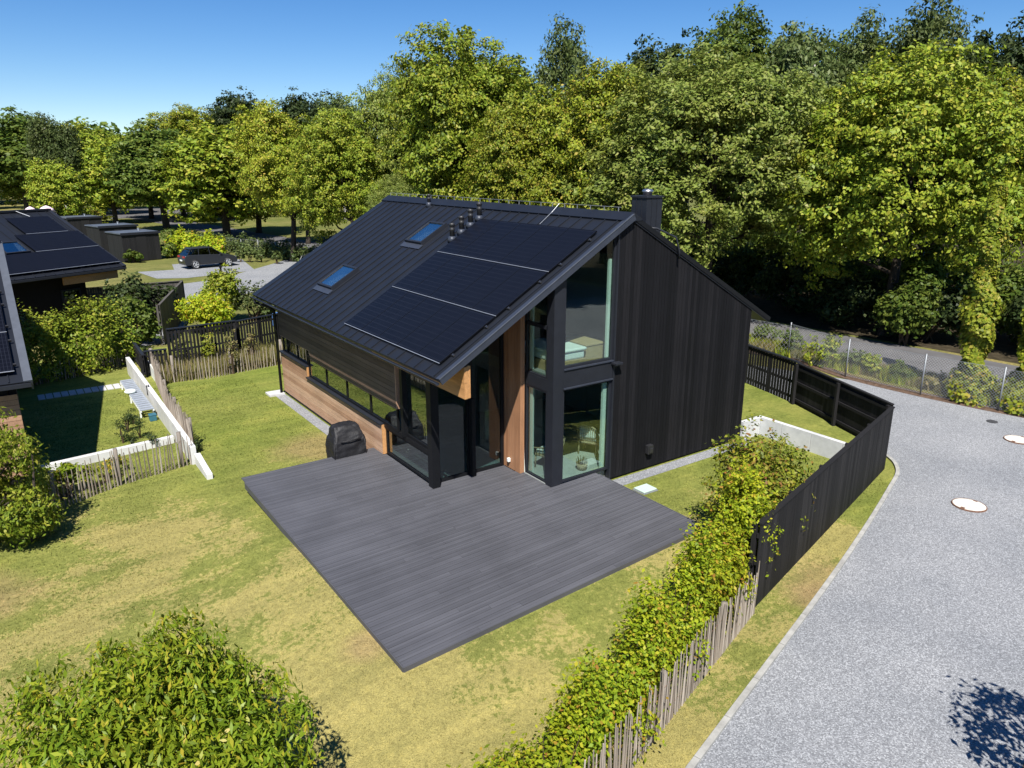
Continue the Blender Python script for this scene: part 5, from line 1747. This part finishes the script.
for i, (px_, py_, r_, h_, lm, lb) in enumerate(((818, 368, .85, 1.5, 'lime', 'upright light green bush behind the wire fence, left of the others'),
        (900, 385, .42, .75, 'mid', 'small round green bush behind the wire fence, alone on the verge'),
        (935, 392, .7, .7, 'meadow', 'low straw-coloured weeds bush near the ivy column'),
        (975, 403, .75, 1.1, 'lime', 'green bush at the foot of the tall ivy column'),
        (763, 345, .7, .9, 'olive', 'greyish weed bush beside the gable corner at the wire fence'),
        (850, 372, .55, .8, 'olive', 'greyish green bush between two wire-fence posts'),
        (792, 356, .6, 1.1, 'mid', 'dark green bush behind the leftmost wire-fence post'), (872, 378, .5, .9, 'lime', 'light green bush behind the middle of the wire fence'))):
    p = at(px_, py_)
    bush('verge_bush', lb, 'bush', (p.x + .5, p.y + .25, 0), r_, r_, h_, 1500, .13, LEAF[lm], 50 + i, group=VG)

# clipped-looking beech hedge along the pale fence
def hedge(name, label, cat, line, w, heights, n_per_m, leaf, lm, seed, aspect=.62, jit=.12, group=None):
    rng = np.random.default_rng(seed)
    t = thing(name, (line[0][0], line[0][1], 0), label, cat, group)
    segs = [(Vector((*line[i], 0)), Vector((*line[i + 1], 0))) for i in range(len(line) - 1)]
    VV = []
    total = sum((b - a).length for a, b in segs)
    done = 0
    stems = MB()
    for (a, b), (h0, h1) in zip(segs, heights):
        L = (b - a).length
        n_ = int(n_per_m * L)
        tt = rng.random(n_)
        d = (b - a).normalized(); s = np.array([-d.y, d.x, 0])
        # tufts along bushy shoots: sample lumps then scatter the leaves round them
        nl = max(8, int(n_ / 16))
        lt = rng.random(nl)
        ang = rng.uniform(-.35 * np.pi, 1.35 * np.pi, nl)
        hh = h0 + (h1 - h0) * lt + rng.normal(0, .13, nl) + .26 * np.sin(lt * L * 2.6 + seed) + .24 * np.sin(lt * L * 5.3 + 2)
        rad = rng.uniform(.55, 1.18, nl)
        wx = w * (1 + .35 * np.sin(lt * L * 3.3 + 1) + .2 * np.sin(lt * L * 7.7))
        off = np.cos(ang) * wx * rad
        zz = hh * .52 + np.sin(ang) * hh * .50 * rad
        base = np.array(a)[None] + np.array(d)[None] * (lt * L)[:, None] + s[None] * off[:, None]
        base[:, 2] = zz
        Nl = s[None] * np.cos(ang)[:, None] + np.array([0, 0, 1])[None] * np.sin(ang)[:, None]
        P = np.repeat(base, 16, 0) + rng.normal(0, jit * .75, (nl * 16, 3))
        N_ = np.repeat(Nl, 16, 0) * .7 + np.array([0, 0, .5]) + rng.normal(0, .3, (nl * 16, 3))
        keep = P[:, 2] > .04
        V, Q = leaf_quads(P[keep], N_[keep], leaf, aspect, rng, .1)
        VV.append(V)
        m_ = int(L * 6)
        for j in range(m_):
            u = rng.random() * L
            p0 = a + d * u
            hm = (h0 + (h1 - h0) * u / L)
            o1 = Vector(s) * rng.normal(0, w * .4) + d * rng.normal(0, .1)
            stems.tube([p0 + Vector((0, 0, -.03)), p0 + o1 * .5 + Vector((0, 0, hm * .5)), p0 + o1 + Vector((0, 0, hm * rng.uniform(.8, 1.08)))], [.022, .014, .005], 5)
        # thin leading shoots sticking out of the top
        for j in range(int(L * 5)):
            u = rng.random() * L
            hm = (h0 + (h1 - h0) * u / L)
            p0 = np.array(a + d * u) + s * rng.normal(0, w * .5)
            k_ = 12
            zs = np.linspace(hm * .88, hm * .9 + rng.uniform(.2, .6), k_)
            ln = rng.normal(0, .12, 3)
            P = p0[None] + ln[None] * np.linspace(0, 1, k_)[:, None] + rng.normal(0, .03, (k_, 3))
            P[:, 2] = zs
            V, Q = leaf_quads(P, rng.normal(0, .6, (k_, 3)) + [0, 0, .6], leaf * .8, aspect, rng)
            VV.append(V)
    V = np.concatenate(VV) - np.array(t.location)[None]
    np_mesh('foliage', V, np.arange(len(V)).reshape(-1, 4), lm, t)
    stems.build('stems', M['twig'], t)
    return t
hedge('hedge', 'bright yellow-green beech hedge along the pale fence beside the gravel drive', 'hedge',
      [(2.6, 5.50), (4.6, 6.06), (6.4, 6.62), (8.2, 7.22), (10.2, 7.88), (11.7, 8.45)], .36,
      [(1.0, 1.1), (1.1, 1.25), (1.25, 1.5), (1.5, 1.8), (1.8, 2.4)], 4600, .078, LEAF['hedge'], 61)
bush('shrub', 'bright green beech shrub closing the hedge end in front of the bronze-topped shrub', 'shrub', (11.3, 8.02, 0), .85, .50, 2.75, 9000, .072, LEAF['hedge'], 63, lumps=11)
bush('shrub', 'tall bronze-topped beech shrub at the upper end of the yellow-green hedge, against the black fence', 'shrub', (12.9, 8.98, 0), 1.2, .88, 3.05, 14500, .095, LEAF['bronze'], 62, lumps=14)

# the two near trees of the garden
p = far(150, 662, 7.1)
make_tree('garden_tree', 'bushy tree with long drooping bright leaves in the near corner of the lawn', 'tree', seed=71, rx=1.98, z0=.3, z1=p.z - .18, lobes=15, cl=120, lpc=32, tuft=.085, leaf=.125, aspect=.30, lm=LEAF['cherry'], trunk_r=.09, lobe_r=.40, down=1.4, loc=(p.x, p.y, 0), up=.8, base=-.35, jitter=.5)
p = at(4, 540)
make_tree('garden_tree', 'loose bushy tree at the picture edge beside the open pale fence', 'tree', seed=72, rx=1.6, z0=-.7, z1=3.3, lobes=26, cl=46, lpc=15, tuft=.10, leaf=.12, aspect=.42, lm=LEAF['lime'], trunk_r=.06, lobe_r=.28, down=.6, loc=(p.x - .1, p.y - .1, 0), up=.5, base=-.6, jitter=.5, stems=3)
bush('shrub', 'leafy low shrub grown through the open pale fence', 'shrub', (.55, 21.2, 0), .9, .6, 1.0, 1600, .14, LEAF['cherry'], 73)
for i, (px_, py_, lb) in enumerate(((118, 478, 'yellow-flowered plant behind the pale fence, nearer the white wall'), (108, 486, 'yellow-flowered plant behind the pale fence, nearer the bushy tree'))):
    p = at(px_, py_)
    bush('flower_clump', lb, 'flowers', (p.x, p.y + .35, 0), .32, .28, .55, 420, .09, M['yellow'], 80 + i, stem=True, lumps=5)
SM = 'small young shrubs on the neighbouring lawn'
for i, (px_, py_, h_, lb) in enumerate(((123, 443, .75, 'young dark shrub on the neighbouring lawn, leftmost of the cluster'), (128, 432, .7, 'young dark shrub on the neighbouring lawn, behind the leftmost'), (134, 424, .62, 'young dark shrub on the neighbouring lawn, farthest from the kerb wall'),
        (140, 438, .72, 'young dark shrub on the neighbouring lawn, nearest the white wall'), (134, 448, .55, 'young dark shrub on the neighbouring lawn, close to the kerb wall'), (152, 448, .5, 'lone young shrub by the kerb wall and white wall'))):
    p = at(px_, py_)
    bush('young_shrub', lb, 'shrub', (p.x, p.y, 0), .17, .17, h_, 260, .075, LEAF['dark'], 90 + i, group=SM, lumps=5, aspect=.4)
p = at(197, 452)
bush('small_bush', 'small dark plant tucked against the end of the stick fence', 'bush', (4.25, 22.7, 0), .25, .25, .5, 260, .08, LEAF['dark'], 97, lumps=4)

# tall hedge of the neighbour and the shrubs behind it
hedge('hedge', 'tall loose green hedge between the neighbouring lawn and the black house', 'hedge', [(-1.5, 33.8), (.6, 34.2), (2.6, 34.9), (4.2, 35.8)], .70,
      [(2.2, 2.35), (2.35, 2.5), (2.5, 2.75)], 3000, .135, LEAF['lime'], 101, jit=.17)
p = at(140, 338)
bush('shrub', 'tall dark-green shrub at the corner of the neighbouring house', 'shrub', (5.4, 41.6, 0), 1.1, 1.1, 3.5, 3800, .2, LEAF['dark'], 102, lumps=10)
bush('shrub', 'dark-green shrub beside the grey board fence, right of the taller one', 'shrub', (6.9, 43.2, 0), .95, .95, 2.7, 3000, .2, LEAF['dark'], 103, lumps=9)
bush('shrub', 'spreading green shrub between tall hedge and grey fence', 'shrub', (5.0, 38.9, 0), 1.2, 1.0, 2.4, 3600, .18, LEAF['mid'], 104, lumps=10)
p = at(118, 366)
bush('shrub', 'bright yellow-green shrub at the end of the neighbouring hedge, by the low black fence', 'shrub', (4.1, 36.0, 0), .75, .7, 1.35, 2200, .12, LEAF['gold'], 105, lumps=8)
bush('shrub', 'dark clipped shrub beside the low black slatted fence', 'shrub', (4.9, 35.2, 0), .45, .45, .8, 800, .1, LEAF['dark'], 106, lumps=6)
# shrubs by the lane beyond the gate
p = at(212, 334)
bush('shrub', 'bright lime shrub behind the tall black gate panel', 'shrub', (8.75, 40.2, 0), 1.35, 1.2, 2.3, 7500, .15, LEAF['hedge'], 107, lumps=11)
bush('shrub', 'taller green shrub rising behind the bright lime one', 'shrub', (9.9, 42.0, 0), 1.15, 1.1, 3.0, 8000, .16, LEAF['lime'], 108, lumps=12)
bush('shrub', 'dull brownish-green shrub between lime shrub and house corner', 'shrub', (11.6, 42.0, 0), 1.6, 1.3, 2.0, 4200, .17, LEAF['olive'], 109, lumps=11)
t = thing('covered_stack', (12.5, 39.3, 0), 'blue tarpaulin-covered stack behind the black slatted fence by the house corner', 'stack')
q = MB(); q.hexa([(11.9, 38.6, 0), (13.2, 38.6, 0), (13.2, 40.0, 0), (11.9, 40.0, 0)], [(12.0, 38.7, .62), (13.1, 38.7, .75), (13.0, 39.9, .8), (12.0, 39.9, .7)]); q.build('tarpaulin', M['bluetarp'], t, bevel=.06)
for i, (sx_, sy_, r_, h_, lb_) in enumerate(EXTRA):
    bush('bush', lb_, 'bush', (sx_, sy_, 0), r_, r_, h_, 1800, .24, LEAF['mid'], 170 + i)
# laurel hedge behind the shed, roadside growth
hedge('hedge', 'low bright laurel hedge behind the parked car, beside the sheds', 'hedge', [(14.3, 78.0), (16.6, 76.8), (18.8, 76.2)], 1.3, [(1.9, 1.7), (1.7, 1.5)], 1500, .30, LEAF['hedge'], 111, jit=.2)
hedge('weedy_hedge', 'loose weedy growth along the distant wire fence', 'hedge', [(17.5, 86.0), (20.0, 80.0), (22.6, 70.5), (24.4, 60.0)], .55, [(1.3, 1.2), (1.2, 1.1), (1.1, 1.0)], 520, .26, LEAF['olive'], 112, jit=.22)
RB = 'young shrubs in a line by the distant wire fence'
for i, (px_, py_, h_, lb) in enumerate(((241, 262, 1.5, 'upright young shrub right beside the parked car'), (250, 262, 1.6, 'upright young shrub second from the parked car'), (262, 262, 1.3, 'upright young shrub third from the parked car'), (277, 264, 1.2, 'upright young shrub near the house roof edge'))):
    p = at(px_, py_)
    bush('young_shrub', lb, 'shrub', (p.x, p.y, 0), .5, .5, h_, 500, .22, LEAF['olive'], 120 + i, group=RB, lumps=5)
p = at(98, 232)
bush('shrub', 'reddish-brown round shrub beyond the farthest shed', 'shrub', (p.x, p.y, 0), 2.0, 2.0, 3.2, 1500, .4, LEAF['bronze'], 130, lumps=8)
pl_ = at(193, 254)
t = thing('leaning_post', (pl_.x, pl_.y, 0), 'pale leaning post standing behind the parked car', 'post')
q = MB(); q.tube([(pl_.x, pl_.y, 0), (pl_.x - .5, pl_.y + .1, 2.3)], .07, 8); q.build('pole', M['whitepaint'], t)
q = MB(); q.lathe([(.11, -.02), (.11, .06), (.07, .1)], (pl_.x, pl_.y, 0), 10); q.build('foot', M['slab'], t)
pd_ = at(222, 281)
t = thing('bollard_lamp', (pd_.x, pd_.y, 0), 'thin dark lamp post in front of the parked car', 'lamp post')
q = MB(); q.tube([(pd_.x, pd_.y, 0), (pd_.x, pd_.y, 1.0)], .07, 8); q.build('pole', M['blackpost'], t)
q = MB(); q.lathe([(.08, 1.002), (.12, 1.02), (.12, 1.16), (.05, 1.2)], (pd_.x, pd_.y, 0), 10); q.build('lamp_head', M['blackpost'], t)

# young shrubs and dry stalks in the bed by the far house corner
MS = 'young trees in the tall-grass bed'
for i, (px_, py_, h_, lm, lb) in enumerate(((184, 366, 1.7, 'lime', 'leafy young tree in the tall-grass bed, nearest the low slatted fence'), (211, 366, 1.5, 'gold', 'leafy young tree in the tall-grass bed, second from the low slatted fence'), (231, 372, 1.8, 'meadow', 'straw-coloured young tree in the tall-grass bed, third from the low slatted fence'), (252, 362, 1.7, 'meadow', 'straw-coloured young tree in the tall-grass bed, nearest the house corner'))):
    p = at(px_, py_)
    bush('young_tree', lb, 'young tree', (p.x, p.y - .3, 0), .36, .36, h_, 620, .11, LEAF[lm], 140 + i, group=MS, lumps=8, aspect=.4)
def blades(name, label, poly_fn, n_, h, w, lm, seed, bounds, cat='grass', z=0.0, lean=.5):
    rng = np.random.default_rng(seed)
    x0, x1, y0, y1 = bounds
    X = rng.uniform(x0, x1, n_ * 2); Y = rng.uniform(y0, y1, n_ * 2)
    k = poly_fn(X, Y)
    X, Y = X[k][:n_], Y[k][:n_]
    n2 = len(X)
    a = rng.uniform(0, 2 * np.pi, n2)
    hh = h * rng.uniform(.4, 1.3, n2)
    ww = w * rng.uniform(.6, 1.3, n2)
    la = rng.uniform(0, 2 * np.pi, n2); ll = hh * lean * rng.random(n2)
    A = np.stack([X - np.cos(a) * ww / 2, Y - np.sin(a) * ww / 2, np.full(n2, z)], 1)
    B = np.stack([X + np.cos(a) * ww / 2, Y + np.sin(a) * ww / 2, np.full(n2, z)], 1)
    T = np.stack([X + np.cos(la) * ll, Y + np.sin(la) * ll, z + hh], 1)
    V = np.stack([A, B, T], 1).reshape(-1, 3)
    o = np_mesh(name, V, np.arange(3 * n2).reshape(-1, 3), lm)
    return tag(o, label, cat, kind='stuff')
blades('tall_grass', 'tall dry meadow grass in the bed beside the far house corner', lambda X, Y: (Y > 31.0 + .08 * (X - 4.7)) & (Y < 34.6), 9000, .55, .05, LEAF['meadow'], 150, (4.85, 11.0, 30.9, 34.6))
blades('weeds', 'weedy dry grass on the verge behind the wire fence', lambda X, Y: X > 28.9 - .0 * Y, 16000, .30, .05, LEAF['meadow'], 151, (28.8, 30.7, 4, 26))
blades('green_weeds', 'green weeds among the dry grass behind the wire fence', lambda X, Y: np.sin(X * 1.7 + Y * .9) + np.sin(Y * 2.3) > -.2, 9000, .34, .07, LEAF['lime'], 152, (28.8, 30.7, 4, 26))
# the mown grass itself, densest where the camera is close
def on_lawn(X, Y):
    k = Y > np.interp(X, [p[0] for p in KERB[:40]], [p[1] for p in KERB[:40]]) + .12
    k &= ~((X > 4.46) & (X < 12.56) & (Y > 9.5 + (X - 4.5) * .0622) & (Y < 18.75))
    k &= ~((X > 7.8) & (Y > 18.5)) & ~((X > 8.3) & (Y > 13.2))
    k &= ~((X > 3.75) & (X < 4.1) & (Y > 20.2))
    return k
rngg = np.random.default_rng(200)
N_ = 420000
dist_ = 7 + 24 * rngg.random(N_) ** 1.25
ang_ = rngg.uniform(-.80, .80, N_) + YAW
GX, GY = dist_ * np.sin(ang_), dist_ * np.cos(ang_)
kk = on_lawn(GX, GY) & (GX > -7) & (GX < 19.4)
GX, GY = GX[kk], GY[kk]
n2 = len(GX)
far_ = np.clip(np.hypot(GX, GY) / 14, .7, 2.2)
hh = rngg.uniform(.012, .036, n2); ww = .010 * rngg.uniform(.6, 1.4, n2) * far_
aa = rngg.uniform(0, 2 * np.pi, n2); la = rngg.uniform(0, 2 * np.pi, n2); ll = hh * rngg.uniform(.2, 1.3, n2)
zz = bank_z(GX, GY) - .002
VG_ = np.stack([np.stack([GX - np.cos(aa) * ww, GY - np.sin(aa) * ww, zz], 1), np.stack([GX + np.cos(aa) * ww, GY + np.sin(aa) * ww, zz], 1), np.stack([GX + np.cos(la) * ll, GY + np.sin(la) * ll, zz + hh], 1)], 1).reshape(-1, 3)
o = np_mesh('grass', VG_, np.arange(3 * n2).reshape(-1, 3), M['lawn'])
tag(o, 'short mown grass of the sunlit lawn', 'grass', kind='stuff')
# tree just outside the frame whose shadow falls on the drive
make_tree('young_tree', 'young tree beside the drive in the near corner, mostly out of frame', 'tree', seed=160, rx=1.25, z0=.9, z1=4.2, lobes=15, cl=22, lpc=8, tuft=.14, leaf=.16, aspect=.45, lm=LEAF['mid'], trunk_r=.06, lobe_r=.3, loc=(10.6, 1.36, 0), up=.4)
